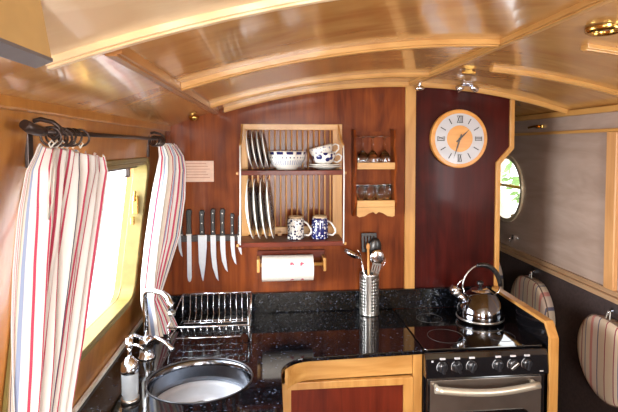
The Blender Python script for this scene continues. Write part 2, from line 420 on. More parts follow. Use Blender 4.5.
# ceiling battens
def cross(name, y, x0, x1, wd=.034, dp=.012, mat=PINEX, n=26):
    xs = [x0 + (x1 - x0) * i / n for i in range(n + 1)]
    b = B()
    b.poly_prism([(x, y - wd / 2, cz(x) - dp) for x in xs] + [(x, y - wd / 2, cz(x) + .002) for x in xs[::-1]], (0, wd, 0))
    b.poly_prism([(x, y - wd * .28, cz(x) - dp - .004) for x in xs] + [(x, y - wd * .28, cz(x) - dp + .001) for x in xs[::-1]], (0, wd * .56, 0))
    return S(name, b, mat, bevel=.002)
def along(name, x, y0, y1, wd=.034, dp=.012, mat=PINEY):
    b = B(); z = cz(x)
    b.box(x - wd / 2, x + wd / 2, y0, y1, z - dp, z + .006)
    b.box(x - wd * .28, x + wd * .28, y0, y1, z - dp - .004, z - dp + .001)
    return S(name, b, mat, bevel=.002)
xl, xr = -.252, .645
cross('trim_3', .765, -.335, XR, .026, .011, PALEPINE)
cross('trim_4', 1.30, xl + .016, xr - .016, .034, .014)
cross('trim_5', 1.90, xl + .016, xr - .016)
cross('trim_6', 2.178, xl + .04, xr - .016, .022, .018)
cross('trim_7', 2.178, xr + .016, XR - .01, .022, .017)
cross('trim_8', 1.70, .80, XR - .01)
cross('trim_9', 1.27, .865, XR - .01)
along('trim_10', xl, .79, 2.195, .034, .012, wood('brown_batten', (150, 98, 50), (186, 130, 76), 'y', .3, .4))
along('trim_11', xr, .79, 2.195)
# cornices
S('trim_12', B().box(wl(1.74) + .0, wl(1.74) + .022, .1, 2.195, 1.727, 1.752), GOLDPLY, bevel=.004)
S('trim_13', B().box(XR - .026, XR, .1, YF, 1.805, 1.832), PINEY, bevel=.004)
S('trim_14', B().box(XR - .012, XR, .1, YF, 1.722, 1.737), PINEY, bevel=.003)
GREYPINE = wood('greyed_pine', (158, 124, 92), (190, 156, 122), 'y', .35, .4)
b = B().box(XR - .03, XR + .01, .1, YF, 1.018, 1.04); b.box(XR - .016, XR, .1, YF, 1.04, 1.062)
S('trim_15', b, GREYPINE, bevel=.003)
S('trim_16', B().box(XR - .022, XR, 1.84, 1.90, 1.062, 1.722), wood('pine_post', (190, 136, 84), (220, 168, 112), 'z', .35, .4), bevel=.004)
S('trim_17', B().box(-.470, -.452, YB - .014, YB, 1.1, 1.735), MAHOG)

# ------------------------------------------------------------------ windows
def ring2(outer, inner, fn, vec):
    return B().holed(outer, [inner], fn, vec)
o1 = rrect(1.005, 1.950, 1.045, 1.620, .062); i1 = rrect(1.035, 1.920, 1.074, 1.592, .046)
wb = ring2(hole1, i1, lambda y, z: (wl(z) - .045, y, z), (.055, 0, 0))
wb.holed(o1, [hole1], lambda y, z: (wl(z) + .001, y, z), (.009, 0, 0))
win = S('window_1', wb, YFRAME, bevel=.002)
O('pane', B().holed(i1, [], lambda y, z: (wl(z) - .042, y, z), (.004, 0, 0)), PANE, win)
b = B(); yy = 1.92
b.box(wl(1.44) - .03, wl(1.44) - .008, yy - .02, yy, 1.40, 1.47); b.cyl((wl(1.44) - .02, yy - .03, 1.45), (wl(1.44) - .02, yy - .012, 1.49), .005, 10); b.box(wl(1.4) - .03, wl(1.4) - .016, yy - .03, yy - .012, 1.36, 1.39)
O('catch', b, BRASS, win, bevel=.003)
b = B().box(wl(1.59) - .04, wl(1.59) - .028, 1.80, 1.815, 1.55, 1.592); b.cyl((wl(1.55) - .033, 1.79, 1.552), (wl(1.55) - .033, 1.825, 1.552), .004, 8)
O('stay', b, IRON, win)
O('hinge_strip', B().box(wl(1.585) - .038, wl(1.585) - .028, 1.08, 1.90, 1.580, 1.594), IRON, win)
wb = ring2(hole2, rrect(-1.17, -.33, 1.09, 1.575, .04), lambda y, z: (wl(z) - .06, y, z), (.07, 0, 0))
w2 = S('added_window_left', wb, YFRAME)  # added out-of-view frame round the left fill light
w3 = S('added_window_right', ring2(rrect(-.1, .8, 1.12, 1.62, .05), rrect(-.07, .77, 1.15, 1.59, .04), fnR, (.05, 0, 0)), YFRAME)  # added out-of-view frame for the fill lamp on the right
def circ(c0, c1, r, n=40): return [(c0 + r * math.cos(2 * PI * i / n), c1 + r * math.sin(2 * PI * i / n)) for i in range(n)]
pb = B().holed(circ(2.8, 1.405, .205), [circ(2.8, 1.405, .182)], lambda y, z: (1.412, y, z), (.014, 0, 0))
pb.holed(circ(2.8, 1.405, .194), [circ(2.8, 1.405, .188)], lambda y, z: (1.424, y, z), (.06, 0, 0))
pw = S('window_4', pb, P('pale_porthole_ring', (206, 190, 160), .3, .3, var=.08), bevel=.002)
O('pane', B().holed(circ(2.8, 1.405, .188), [], lambda y, z: (1.462, y, z), (.004, 0, 0)), PANE, pw)
b = B().tube([(1.44, 2.62, 1.42), (1.44, 2.98, 1.42)], .010, 8)
b.tube([(1.452, 2.8 + .165 * math.cos(t), 1.405 + .165 * math.sin(t)) for t in [PI * 1.05 + i * .1 for i in range(14)]], .009, 8)
O('glazing_bar', b, P('yellow_bar_paint', (214, 180, 70), .4), pw)

# ------------------------------------------------------------------ worktop
def arc2(cx, cy, r, a0, a1, n=10): return [(cx + r * math.cos(a0 + (a1 - a0) * i / n), cy + r * math.sin(a0 + (a1 - a0) * i / n)) for i in range(n + 1)]
sinkc, srx, sry = (-.237, 1.575), .168, .150
sinkhole = [(sinkc[0] + srx * math.cos(t), sinkc[1] + sry * math.sin(t)) for t in [2 * PI * i / 48 for i in range(48)]]
wt = [(-.572, .85), (.030, .85)] + arc2(.14, 1.59, .11, PI, PI / 2) + [(.562, 1.72), (.562, 2.198), (-.572, 2.198)]
top = O('worktop', B().holed(wt, [sinkhole], lambda x, y: (x, y, .9), (0, 0, -.016)), GRANITE,
        label='speckled black granite worktop curving round the sink corner', cat='worktop', bevel=.003)
O('splashback', B().box(-.555, 1.058, 2.175, 2.199, .9015, .992), GRANITE, top, bevel=.002)
O('sealant_strip', B().box(-.570, -.560, .85, 2.17, .9005, .912), CORD, top)

# cabinets
cab = T('base_cabinet', 'pine framed base cabinet with a red-brown door left of the cooker', 'cabinet', (.30, 1.95, 0))
O('carcass', B().box(.04, .555, 1.76, 2.17, .06, .80), PINE, cab)
rp = [(.042, 1.66)] + arc2(.15, 1.615, .108, PI * .86, PI / 2, 8) + [(.523, 1.735)]
b = B(); b.poly_prism([(x, y, .806) for x, y in rp + [(.523, 1.76), (.06, 1.76)]], (0, 0, .077))
O('rail', b, PINEX, cab, bevel=.001)
O('stile', B().box(.524, .560, 1.728, 1.79, .0, .883), PINE, cab, bevel=.003)
dr = T  # door
b = B(); b.holed([(.034, .10), (.520, .10), (.520, .802), (.034, .802)], [[(.066, .15), (.484, .15), (.484, .775), (.066, .775)]], lambda x, z: (x, 1.712, z), (0, .022, 0))
door = O('door', b, PINE, cab, bevel=.002)
O('door_panel', B().box(.060, .490, 1.722, 1.732, .14, .782), DOORRED, door)
O('plinth', B().box(.04, .555, 1.78, 1.80, 0, .06), DMAHOG, cab)
sc_ = T('sink_cabinet', 'pine sink cabinet under the granite worktop beside the window', 'cabinet', (-.27, 1.3, 0))
O('carcass', B().box(-.555, .002, .88, 1.60, .06, .72), PINE, sc_)
for i, (a, c) in enumerate(((.90, 1.235), (1.255, 1.59))):
    b = B().holed([(a, .10), (c, .10), (c, .86), (a, .86)], [[(a + .04, .15), (c - .04, .15), (c - .04, .82), (a + .04, .82)]], lambda y, z: (.004, y, z), (.018, 0, 0))
    d = O('door', b, PINE, sc_, bevel=.002); O('door_panel', B().box(.008, .016, a + .035, c - .035, .145, .825), DOORRED, d)

# sink
sk = T('sink', 'round satin steel sink bowl set into the black granite', 'sink', (sinkc[0], sinkc[1], .80))
def ell(prof, c, rx, ry, z0):
    b = B(); seg = 48; rings = []
    for r, h in prof:
        rings.append([b.bm.verts.new((c[0] + rx * r * math.cos(2 * PI * k / seg), c[1] + ry * r * math.sin(2 * PI * k / seg), z0 + h)) for k in range(seg)])
    for a, d in zip(rings, rings[1:]):
        for k in range(seg):
            f = b.bm.faces.new([a[k], a[(k + 1) % seg], d[(k + 1) % seg], d[k]]); f.smooth = True
    return b
b = ell([(.999, .0), (.985, -.004), (.965, -.008), (.955, -.02), (.93, -.055), (.90, -.07)], sinkc, srx, sry, .898)
bowl = O('bowl', b, P('granite_reflection_steel', (120, 124, 132), .12, 1), sk, solid=.0015)  # dark tone stands in for granite mirrored in the bowl wall
b = ell([(.90, -.07), (.86, -.077), (.78, -.082), (.5, -.087), (.12, -.089)], sinkc, srx, sry, .898)
O('bowl_floor', b, SINKST, sk, solid=.0015)  # pale steel: brightness of the lit floor is put into its colour
b = ell([(1.0, -.001), (1.003, .0012), (1.022, .0012), (1.025, -.0005)], sinkc, srx, sry, .901)
O('rim', b, P('dark_rim_steel', (110, 112, 118), .3, 1), sk, solid=.001)
O('drain', B().lathe([(.0, .004), (.022, .004), (.026, 0), (.026, -.01), (0, -.01)], (sinkc[0], sinkc[1], .8115)), STEEL, sk)

# tap
tp = T('kitchen_tap', 'tall chrome mixer tap with a hooked spout beside the sink', 'tap', (-.462, 1.76, .9))
O('base', B().lathe([(0, 0), (.031, 0), (.031, .006), (.026, .01), (.024, .05), (.027, .055), (.022, .072), (.012, .08), (0, .08)], (-.452, 1.755, .9005)), CHROME, tp)
rp = [(-.452, 1.755, .97), (-.455, 1.757, 1.06), (-.459, 1.758, 1.12), (-.457, 1.755, 1.136), (-.446, 1.748, 1.147), (-.425, 1.735, 1.150), (-.380, 1.705, 1.148), (-.362, 1.69, 1.138), (-.352, 1.682, 1.118), (-.347, 1.678, 1.088)]
sp = O('spout', B().tube(rp, [.009] * 7 + [.0095, .0105, .0105], 12), CHROME, tp)
O('nozzle', B().cyl((-.347, 1.678, 1.092), (-.3465, 1.6775, 1.078), .0125, 14), STEEL, sp)
O('lever', B().tube([(-.44, 1.74, .96), (-.41, 1.72, .985), (-.375, 1.70, .975), (-.345, 1.68, .955)], [.011, .008, .007, .009], 10), CHROME, tp)
O('lever', B().tube([(-.465, 1.75, .97), (-.49, 1.735, .99), (-.51, 1.72, .985)], [.010, .007, .009], 10), CHROME, tp)

# soap dispenser
sd = T('soap_dispenser', 'frosted soap dispenser with chrome pump at the near end of the worktop', 'soap dispenser', (-.425, 1.455, .9))
c = (-.425, 1.455, .9005)
O('bottle', B().lathe([(0, .012), (.023, .012), (.024, .03), (.024, .085), (.022, .092), (0, .092)], c), SOAPG, sd)
O('base_ring', B().lathe([(0, 0), (.026, 0), (.026, .012), (0, .0125)], c), STEEL, sd)
O('collar', B().lathe([(0, .088), (.0245, .088), (.0255, .098), (.024, .116), (.014, .128), (.010, .134), (0, .134)], c), CHROME, sd)
b = B().cyl((c[0], c[1], c[2] + .13), (c[0], c[1], c[2] + .17), .006, 12); b.lathe([(0, .162), (.010, .162), (.011, .167), (.010, .190), (0, .192)], c)
b.tube([(c[0], c[1], c[2] + .172), (c[0] + .03, c[1] - .015, c[2] + .174), (c[0] + .045, c[1] - .022, c[2] + .166)], [.005, .004, .0035], 8)
O('pump', b, CHROME, sd)

# dish drainer
dd = T('dish_drainer', 'empty chrome wire dish drainer behind the sink', 'dish rack', (-.245, 1.95, .9))
x0, x1, r = -.378, -.092, .0026
yb, yf = 2.06, 1.845
b = B()
b.tube([(x0, yb, 1.035), (x1, yb, 1.035)], r + .0006, 8); b.tube([(x0 - .004, yb - .02, .925), (x1, yb - .02, .925)], r, 8)
b.tube([(x0 - .022, yf, .972), (x1, yf, .972)], r + .0012, 8); b.tube([(x0 + .012, yf + .01, .925), (x1 - .03, yf + .01, .925)], r + .0004, 8)
b.tube([(x0 + .02, yb - .10, .945), (x1 - .01, yb - .10, .945)], r, 8); b.tube([(x0 - .004, yf + .03, .958), (x1 - .004, yf + .03, .958)], r, 8)
O('rail_wires', b, CHROME, dd)
for s_, xx in (('side_frame', x0), ('side_frame', x1)):
    k = -.020 if xx == x0 else 0
    b = B().tube([(xx, yb, 1.035), (xx + k * .5, yb - .11, 1.0), (xx + k, yf, .972), (xx + k * .8, yf, .94), (xx + k * .4, yf + .005, .9035)], r, 8)
    b.tube([(xx, yb, 1.035), (xx, yb - .01, .97), (xx, yb - .02, .9035)], r, 8); b.tube([(xx, yb - .02, .925), (xx + k, yf, .925)], r, 8)
    O(s_, b, CHROME, dd)
for i in range(11):
    x = x0 + .03 + i * (x1 - x0 - .045) / 10
    b = B().tube([(x, yb, 1.035), (x, yb - .004, .985), (x + .004, yb - .03, .958), (x + .008, yb - .10, .945)], .0014, 6)
    b.tube([(x + .01, yb - .11, .93), (x + .01, yf + .02, .925), (x + .004, yf + .005, .94), (x, yf, .972)], .0014, 6)
    O('plate_wire', b, CHROME, dd)

# ------------------------------------------------------------------ cooker
ck = T('cooker', 'black built-in cooker with glass hob, six knobs and steel oven door', 'cooker', (.80, 1.9, 0))
O('body', B().box(.566, 1.038, 1.735, 2.17, .0, .892), BLACKG, ck)
hob = O('hob', B().poly_prism([(x, y, .893) for x, y in rrect(.566, 1.038, 1.722, 2.172, .012, 3)], (0, 0, .0085)), HOBG, ck, bevel=.002)
for (hx, hy, hr) in ((.69, 2.04, .055), (.90, 2.0, .075), (.69, 1.84, .07), (.91, 1.82, .055)):
    b = B(); b.lathe([(hr, 0), (hr, .0009), (hr + .0014, .0009), (hr + .0014, 0)], (hx, hy, .9014))
    O('burner_ring', b, P('printed_grey_ring', (34, 34, 36), .4), hob)
KNOBM = P('knob_black', (40, 41, 46), .3, .3, coat=.5)
# control panel, leaning back slightly
zt, zb_, yt, ybm = .893, .802, 1.712, 1.692
pan = O('control_panel', B().poly_prism([(.562, 1.735, zb_), (.562, ybm, zb_), (.562, yt - .012, zt - .02), (.562, yt, zt - .002), (.562, 1.735, zt)], (.478, 0, 0)), BLACKG, ck, bevel=.003)
def panpt(z): return ybm + (yt - .012 - ybm) * (z - zb_) / (zt - .02 - zb_)
for i, x in enumerate((.627, .683, .740, .842, .900, .955)):
    z = .842; y = panpt(z); a = (0, -.4, .4, .1, .9, .2)[i]
    kb = B().lathe([(0, 0), (.020, 0), (.019, .004), (.016, .008), (0, .008)], (x, y - .0002, z), 'y', rot=None)
    # knob base turned towards the room
    bmesh.ops.scale(kb.bm, vec=(1, -1, 1), verts=kb.bm.verts, space=Matrix.Translation((-x, -y, -z)))
    k = O('knob', kb, KNOBM, pan)
    g = B(); dx, dz = math.sin(a), math.cos(a); hw = .0055
    pts = []
    for sx, sz in ((-1, -1), (1, -1), (1, 1), (-1, 1)):
        u_, v_ = sx * hw, sz * .018
        pts.append((x + u_ * dz + v_ * dx, y - .007, z - u_ * dx + v_ * dz))
    g.poly_prism(pts, (0, -.013, 0)); O('grip', g, STEEL if i == 4 else KNOBM, k, bevel=.002)
    b = B().tube([(x + .0228 * math.sin(th), y - .0006 + .0, z + .0228 * math.cos(th)) for th in [-2.5 + q_ * .2 for q_ in range(11)]], .0009, 5)
    b.box(x - .010, x + .010, y - .001, y + .004, z + .029, z + .0345)
    O('dial_marks', b, WHITEP, pan)
O('printed_mark', B().box(.585, .592, panpt(.865) - .0016, panpt(.865) + .001, .862, .868), WHITEP, pan)
O('printed_mark', B().box(1.004, 1.018, panpt(.815) - .0016, panpt(.815) + .002, .812, .816), WHITEP, pan)
od = O('oven_door', B().box(.572, 1.032, 1.706, 1.734, .33, .796), BLACKG, ck, bevel=.003)
O('steel_front', B().box(.582, 1.016, 1.702, 1.7065, .40, .790), P('brushed_door_steel', (150, 140, 132), .3, .9, var=.12, scale=12), od, bevel=.001)
O('oven_window', B().poly_prism([(x, 1.700, z) for x, z in rrect(.64, .97, .43, .668, .03)], (0, .003, 0)), HOBG, od)
hp = [(.590 + .40 * t, 1.672 - .012 * math.sin(PI * t), .772 - .014 * math.sin(PI * t)) for t in [i / 14 for i in range(15)]]
b = B().tube(hp, .0135, 12); b.cyl((.603, 1.673, .771), (.603, 1.703, .771), .009, 10); b.cyl((.978, 1.673, .771), (.978, 1.703, .771), .009, 10)
O('handle', b, P('satin_handle_steel', (214, 206, 188), .3, .6), od)
O('drawer', B().box(.572, 1.032, 1.708, 1.734, .10, .32), BLACKG, ck, bevel=.003)

# divider
dv = T('divider_panel', 'black panel with a pine capping right of the cooker', 'panel', (1.07, 1.95, 0))
prof = [(2.19, .0), (2.19, .978), (1.735, .978), (1.705, .935), (1.705, .0)]
O('core', B().poly_prism([(1.045, y, z) for y, z in prof], (.028, 0, 0)), P('black_panel', (16, 15, 18), .12, coat=.8), dv)
cap = [(2.19, .9785), (1.7346, .9785), (1.7045, .9355), (1.7045, .0)]; cap2 = [(2.19, .992), (1.728, .992), (1.690, .938), (1.690, .0)]
O('capping', B().poly_prism([(1.041, y, z) for y, z in cap + cap2[::-1]], (.036, 0, 0)), PINE, dv, bevel=.003)

# ------------------------------------------------------------------ kettle
kc = Vector((.905, 2.0, .902))
KETM = P('reflection_darkened_steel', (120, 122, 130), .07, 1, var=.02)  # darkened colour stands in for dark surroundings mirrored in the body
kt = T('kettle', 'polished steel whistling kettle with black handle on the hob', 'kettle', kc)
O('body', B().lathe([(0, .0), (.090, .0), (.097, .006), (.099, .018), (.100, .040), (.096, .060), (.087, .078), (.074, .100), (.060, .117), (.046, .127), (.040, .129), (0, .129)], kc, seg=48), KETM, kt)
O('base_band', B().lathe([(.0985, .012), (.1012, .013), (.1012, .020), (.0985, .021)], kc, seg=48), STEEL, kt)
lid = O('lid', B().lathe([(.042, .1295), (.040, .134), (.028, .140), (.010, .143), (0, .143)], kc), CHROME, kt)
O('lid_knob', B().lathe([(0, .142), (.006, .143), (.006, .152), (.014, .158), (.015, .166), (.008, .172), (0, .173)], kc), BLACK, lid)
b = B().tube([kc + Vector(p) for p in ((-.070, 0, .085), (-.088, 0, .104), (-.106, 0, .124))], [.022, .016, .013], 16)
spt = O('spout', b, CHROME, kt)
O('whistle', B().cyl(kc + Vector((-.094, 0, .128)), kc + Vector((-.130, 0, .145)), .015, 18), CHROME, spt)
b = B().cyl(kc + Vector((-.118, 0, .133)), kc + Vector((-.098, 0, .118)), .018, 18); O('whistle_cap', b, STEEL, spt)
harc = lambda t: kc + Vector((.005 + .086 * math.cos(t), 0, .140 + .102 * math.sin(t)))
O('handle', B().tube([harc(PI * .98 - i * PI * .40 / 10) for i in range(11)] , .0035, 8), STEEL, kt)
O('grip', B().tube([harc(PI * .58 - i * PI * .56 / 12) for i in range(13)], [.008, .0095, .0105] + [.011] * 8 + [.010, .009], 12), BLACK, kt)
b = B().tube([kc + Vector((-.078, 0, .148)), kc + Vector((-.073, 0, .120)), kc + Vector((-.058, 0, .110))], .003, 8)
b.tube([kc + Vector((-.070, 0, .186)), kc + Vector((-.092, 0, .172)), kc + Vector((-.108, 0, .145))], .0028, 8)
O('handle_bracket', b, CHROME, kt)
O('handle_bracket', B().tube([kc + Vector((.091, 0, .148)), kc + Vector((.084, 0, .120)), kc + Vector((.062, 0, .108))], .0035, 8), CHROME, kt)

# ------------------------------------------------------------------ utensil holder
hc = Vector((.438, 2.126, .9005))
b = B(); seg, rows_ = 42, 27; rr, hh = .044, .188
vs = [[b.bm.verts.new(hc + Vector((rr * math.cos(2 * PI * k / seg), rr * math.sin(2 * PI * k / seg), hh * j / rows_))) for k in range(seg)] for j in range(rows_ + 1)]
for j in range(rows_):
    for k in range(seg):
        hole = 3 <= j < rows_ - 3 and j % 2 == 1 and k % 2 == 0 and (k // 2) % 7 not in (0, 1)
        if not hole:
            f = b.bm.faces.new([vs[j][k], vs[j][(k + 1) % seg], vs[j + 1][(k + 1) % seg], vs[j + 1][k]]); f.smooth = True
hd = T('utensil_holder', 'perforated stainless steel utensil holder left of the pine pillar', 'utensil holder', hc)
O('cylinder', b, STEEL, hd, solid=.001, recalc=False)
O('base', B().lathe([(0, 0), (.044, 0), (.0455, .002), (.0455, .008), (.043, .01), (0, .01)], hc), STEEL, hd)
O('top_ring', B().tube([hc + Vector((.044 * math.cos(2 * PI * i / 32), .044 * math.sin(2 * PI * i / 32), hh)) for i in range(32)], .0016, 8, closed=True), CHROME, hd)
def ut(name, label, cat, bx, top, mat, r0=.004):
    t = T(name, label, cat, hc + Vector((bx[0], bx[1], .013)))
    O('shaft', B().tube([hc + Vector((bx[0], bx[1], .014)), hc + Vector(top)], [r0, r0], 8), mat, t)
    return t
def blob(c, rx, ry, rz, seg=16, rg=8):
    b = B(); b.lathe([(math.sin(PI * i / rg) if 0 < i < rg else 0, -math.cos(PI * i / rg)) for i in range(rg + 1)], (0, 0, 0), seg=seg)
    bmesh.ops.scale(b.bm, vec=(rx, ry, rz), verts=b.bm.verts); return b
def put(b, c, rot=None):
    if rot is not None: bmesh.ops.rotate(b.bm, cent=(0, 0, 0), matrix=rot.to_3x3(), verts=b.bm.verts)
    bmesh.ops.translate(b.bm, vec=Vector(c), verts=b.bm.verts); return b
def half_bowl(c, r, rot, squash=.7):
    b = B(); b.lathe([(r * math.sin(PI / 2 * i / 7), -r * squash * math.cos(PI / 2 * i / 7)) for i in range(8)], (0, 0, 0), seg=20)
    return put(b, c, rot)
t = ut('ladle', 'steel ladle leaning left out of the utensil holder', 'ladle', (.012, .006), (-.042, -.01, .268), CHROME)
O('scoop', half_bowl(hc + Vector((-.080, -.012, .286)), .042, Matrix.Rotation(.45, 4, 'Y'), .6), CHROME, t, solid=.0015)
O('neck', B().tube([hc + Vector((-.042, -.01, .266)), hc + Vector((-.050, -.01, .288)), hc + Vector((-.060, -.012, .297))], .004, 8), CHROME, t)
t = ut('wooden_spoon', 'wooden spoon handle standing upright in the utensil holder', 'spoon', (-.004, -.018), (-.010, -.022, .30), HANDW, .0055)
O('handle_end', put(blob(0, .0085, .006, .016), hc + Vector((-.0105, -.022, .312))), HANDW, t)
t = ut('spatula', 'black slotted spatula, tallest tool in the utensil holder', 'spatula', (.0, .018), (.006, .03, .29), BLACK, .005)
b = B()
for sx in (-.036, -.021, -.006, .009, .024):
    b.box(sx, sx + .012, -.002, .002, .0, .074)
b.box(-.036, .036, -.0022, .0022, -.008, .010); b.box(-.036, .036, -.0022, .0022, .064, .080)
O('blade', put(b, hc + Vector((.006, .032, .283)), Matrix.Rotation(-.12, 4, 'X')), BLACK, t, bevel=.002)
t = ut('serving_spoon', 'black nylon serving spoon right of the slotted spatula', 'spoon', (.002, .006), (.022, .012, .26), BLACK, .0045)
O('spoon_bowl', put(blob(0, .032, .012, .048), hc + Vector((.026, .014, .296)), Matrix.Rotation(.18, 4, 'Y')), BLACK, t)
t = ut('steel_spoon', 'round steel spoon facing the room in the utensil holder', 'spoon', (.012, -.012), (.026, -.020, .235), CHROME)
O('spoon_bowl', put(blob(0, .032, .009, .036), hc + Vector((.030, -.022, .262)), Matrix.Rotation(.15, 4, 'Y')), CHROME, t)
t = ut('fish_slice', 'steel fish slice with dark slots low in the utensil holder', 'slice', (.004, -.026), (.018, -.026, .20), STEEL)
b = B()
for i in range(4): b.box(-.019 + i * .011, -.013 + i * .011, -.001, .001, 0, .036)
b.box(-.019, .020, -.001, .001, -.004, .004); b.box(-.019, .020, -.001, .001, .032, .040)
O('blade', put(b, hc + Vector((.019, -.027, .198)), Matrix.Rotation(.25, 4, 'Y')), STEEL, t)
t = ut('whisk', 'wire balloon whisk leaning right out of the utensil holder', 'whisk', (.026, .012), (.037, .010, .20), STEEL)
b = B(); wc = hc + Vector((.037, .010, .20)); d = Vector((.5, 0, 1)).normalized(); sd = Vector((1, 0, -.5)).normalized(); q = Vector((0, 1, 0))
for j in range(5):
    a = PI * j / 5; e = sd * math.cos(a) + q * math.sin(a)
    b.tube([wc + d * (.068 * (1 - math.cos(th)) / 2 * 1.0) + e * (.021 * math.sin(th)) for th in [2 * PI * i / 20 for i in range(21)]], .0009, 5)
O('wires', b, CHROME, t)

# ------------------------------------------------------------------ plate rack
SPIN = wood('light_spindle_pine', (206, 146, 84), (232, 180, 118), 'z', .4, .2)
pr = T('plate_rack', 'two-tier pine plate rack with dark shelf fronts on the mahogany wall', 'plate rack', (.09, 2.1, 1.235))
yw = YB - .001
O('top_rail', B().box(-.138, .320, yw - .022, yw, 1.735, 1.762), PINEX, pr, bevel=.002)
O('stile', B().box(-.138, -.108, yw - .020, yw, 1.236, 1.736), PINE, pr, bevel=.002)
O('stile', B().box(.276, .320, yw - .020, yw, 1.236, 1.736), PINE, pr, bevel=.002)
O('bottom_rail', B().box(-.108, .276, yw - .020, yw - .001, 1.262, 1.295), PINEX, pr, bevel=.002)
for i in range(15):
    x = -.088 + i * .0253
    O('spindle', B().cyl((x, yw - .012, 1.29), (x, yw - .012, 1.737), .0038, 10), SPIN, pr)
for zt_ in (1.5605, 1.258):
    sh = O('shelf', B().box(-.138, .304, 2.03, yw - .024, zt_ - .012, zt_ - .001), DMAHOG, pr)
    O('front_rail', B().box(-.140, .306, 2.012, 2.030, zt_ - .020, zt_), DMAHOG, sh, bevel=.002)
    for x in (-.149, .306):
        O('peg', B().box(x, x + .009, 2.012, 2.024, zt_ - .017, zt_ - .006), PINE, sh, bevel=.002)
for x in (-.136, .299):
    O('side_arm', B().poly_prism([(x, 2.18, 1.762), (x, 2.18, 1.70), (x, 2.03, 1.655), (x, 2.02, 1.668), (x, 2.10, 1.70)], (.007, 0, 0)), PINE, pr, bevel=.001)
    O('hanging_cord', B().tube([(x + .0035, 2.022, 1.665), (x + .005, 2.010, 1.55), (x + (.004), 2.008, 1.40), (x + .003, 2.008, 1.25)], .0028, 8), CORD, pr)
for i in range(6):
    x = -.02 + i * .045
    O('peg', B().box(x, x + .016, 2.15, 2.165, 1.259, 1.275), PINE, pr)

def plate_mesh(r, tilt, x, y, z, label, grp):
    rot = Matrix.Rotation(tilt, 4, 'Y')
    t = T('dinner_plate' if r > .1 else 'side_plate', label, 'plate', (x, y, z), grp)
    k = r / .13
    prof = [(0, 0), (.075 * k, 0), (.08 * k, .002), (.128 * k, .014 * k), (r, .0165 * k), (.127 * k, .018 * k), (.078 * k, .006), (0, .005)]
    O('dish', B().lathe(prof, (x, y, z + r), 'x', 48, rot=Matrix.Identity(4)), WHITE, t)
    O('decoration', B().lathe([(.078 * k, .0064), (.119 * k, .0166 * k)], (x, y, z + r), 'x', 48), PLATEP, t, label='dark navy patterned face')
    return t
def spin(t, a):
    t.rotation_euler.y = a
GL = ['leftmost', 'second from the left', 'third from the left', 'rightmost']
p1 = plate_mesh(.130, 0, -.093, 2.057, 1.2655, 'white rimmed dinner plate on the lower rack shelf, leftmost of four', 'dinner plates on the lower shelf of the rack')
for i in range(4):
    t = p1 if i == 0 else dup(p1, (i * .0285, 0, 0), 'white rimmed dinner plate on the lower rack shelf, %s of four' % GL[i])
    t.rotation_euler = (0, -.085 - .006 * i, -.07)
p2 = plate_mesh(.0825, 0, -.092, 2.10, 1.5665, 'small white rimmed plate on the upper rack shelf, leftmost of four', 'small plates on the upper shelf of the rack')
for i in range(4):
    t = p2 if i == 0 else dup(p2, (i * .0235, 0, 0), 'small white rimmed plate on the upper rack shelf, %s of four' % GL[i])
    t.rotation_euler = (0, -.15 - .01 * i, -.07)

# bowl, cups, saucers
O('serving_bowl', B().lathe([(0, 0), (.045, 0), (.046, .006), (.066, .022), (.080, .050), (.084, .080), (.0815, .081), (.076, .05), (.06, .025), (.04, .012), (0, .010)], (.064, 2.094, 1.5605), seg=48), BOWLM,
  label='round bowl with a navy dashed rim band on the upper rack shelf', cat='bowl')
def saucer(z, lab):
    t = O('saucer', B().lathe([(0, 0), (.035, 0), (.04, .003), (.070, .012), (.076, .0145), (.070, .0155), (.04, .007), (0, .006)], (.232, 2.098, z), seg=40), WHITE, label=lab, cat='saucer', group='stacked saucers on the upper rack shelf')
    return t
saucer(1.5607, 'white saucer under the cups on the upper rack shelf, lower of the stacked pair')
saucer(1.5695, 'white saucer directly under the navy patterned cup, upper of the stacked pair')
def cup(c, mat, lab, rot):
    t = T('teacup', lab, 'cup', c, 'teacups stacked on the upper rack shelf')
    O('cup_body', B().lathe([(0, 0), (.024, 0), (.026, .004), (.044, .018), (.052, .038), (.054, .056), (.0525, .0565), (.048, .036), (.04, .018), (.02, .008), (0, .007)], c, seg=40), mat, t)
    h = [Vector(c) + Vector(p) for p in ((.050, -.006, .046), (.066, -.008, .050), (.078, -.009, .040), (.074, -.009, .024), (.058, -.007, .014), (.044, -.005, .018))]
    O('handle', B().tube(h, .0038, 8), WHITE, t)
    t.rotation_euler = rot; return t
cup((.226, 2.095, 1.5775), NAVYCUP, 'white teacup with navy pattern sitting on the saucers', (0, 0, 0))
cup((.225, 2.095, 1.607), GREYCUP, 'pale sprigged teacup tilted inside the navy patterned cup', (0, -.26, 0))

def mug(x, mat, lab, z=1.2595):
    c = Vector((x, 2.085, z)); t = T('mug', lab, 'mug', c, 'upturned mugs on the lower rack shelf')
    O('mug_body', B().lathe([(.034, 0), (.0365, 0), (.037, .004), (.0365, .080), (.035, .088), (.031, .0905), (0, .0905), (0, .086), (.032, .084), (.034, .08), (.034, 0)], c, seg=40), mat, t)
    O('unglazed_foot', B().lathe([(.029, .0905), (.0315, .0908), (.030, .098), (.026, .098), (.025, .0912)], c, seg=36), CREAM, t)
    h = [c + Vector(p) for p in ((.034, -.006, .076), (.050, -.010, .066), (.066, -.012, .042), (.068, -.012, .026), (.056, -.010, .014), (.036, -.006, .016))]
    O('handle', B().tube(h, .0042, 10), WHITE, t)
    return t
mug(.102, SPOTMUG, 'upturned white mug with small navy spots on the lower rack shelf')
mug(.208, NAVYMUG, 'upturned navy blue mug with white spots on the lower rack shelf')

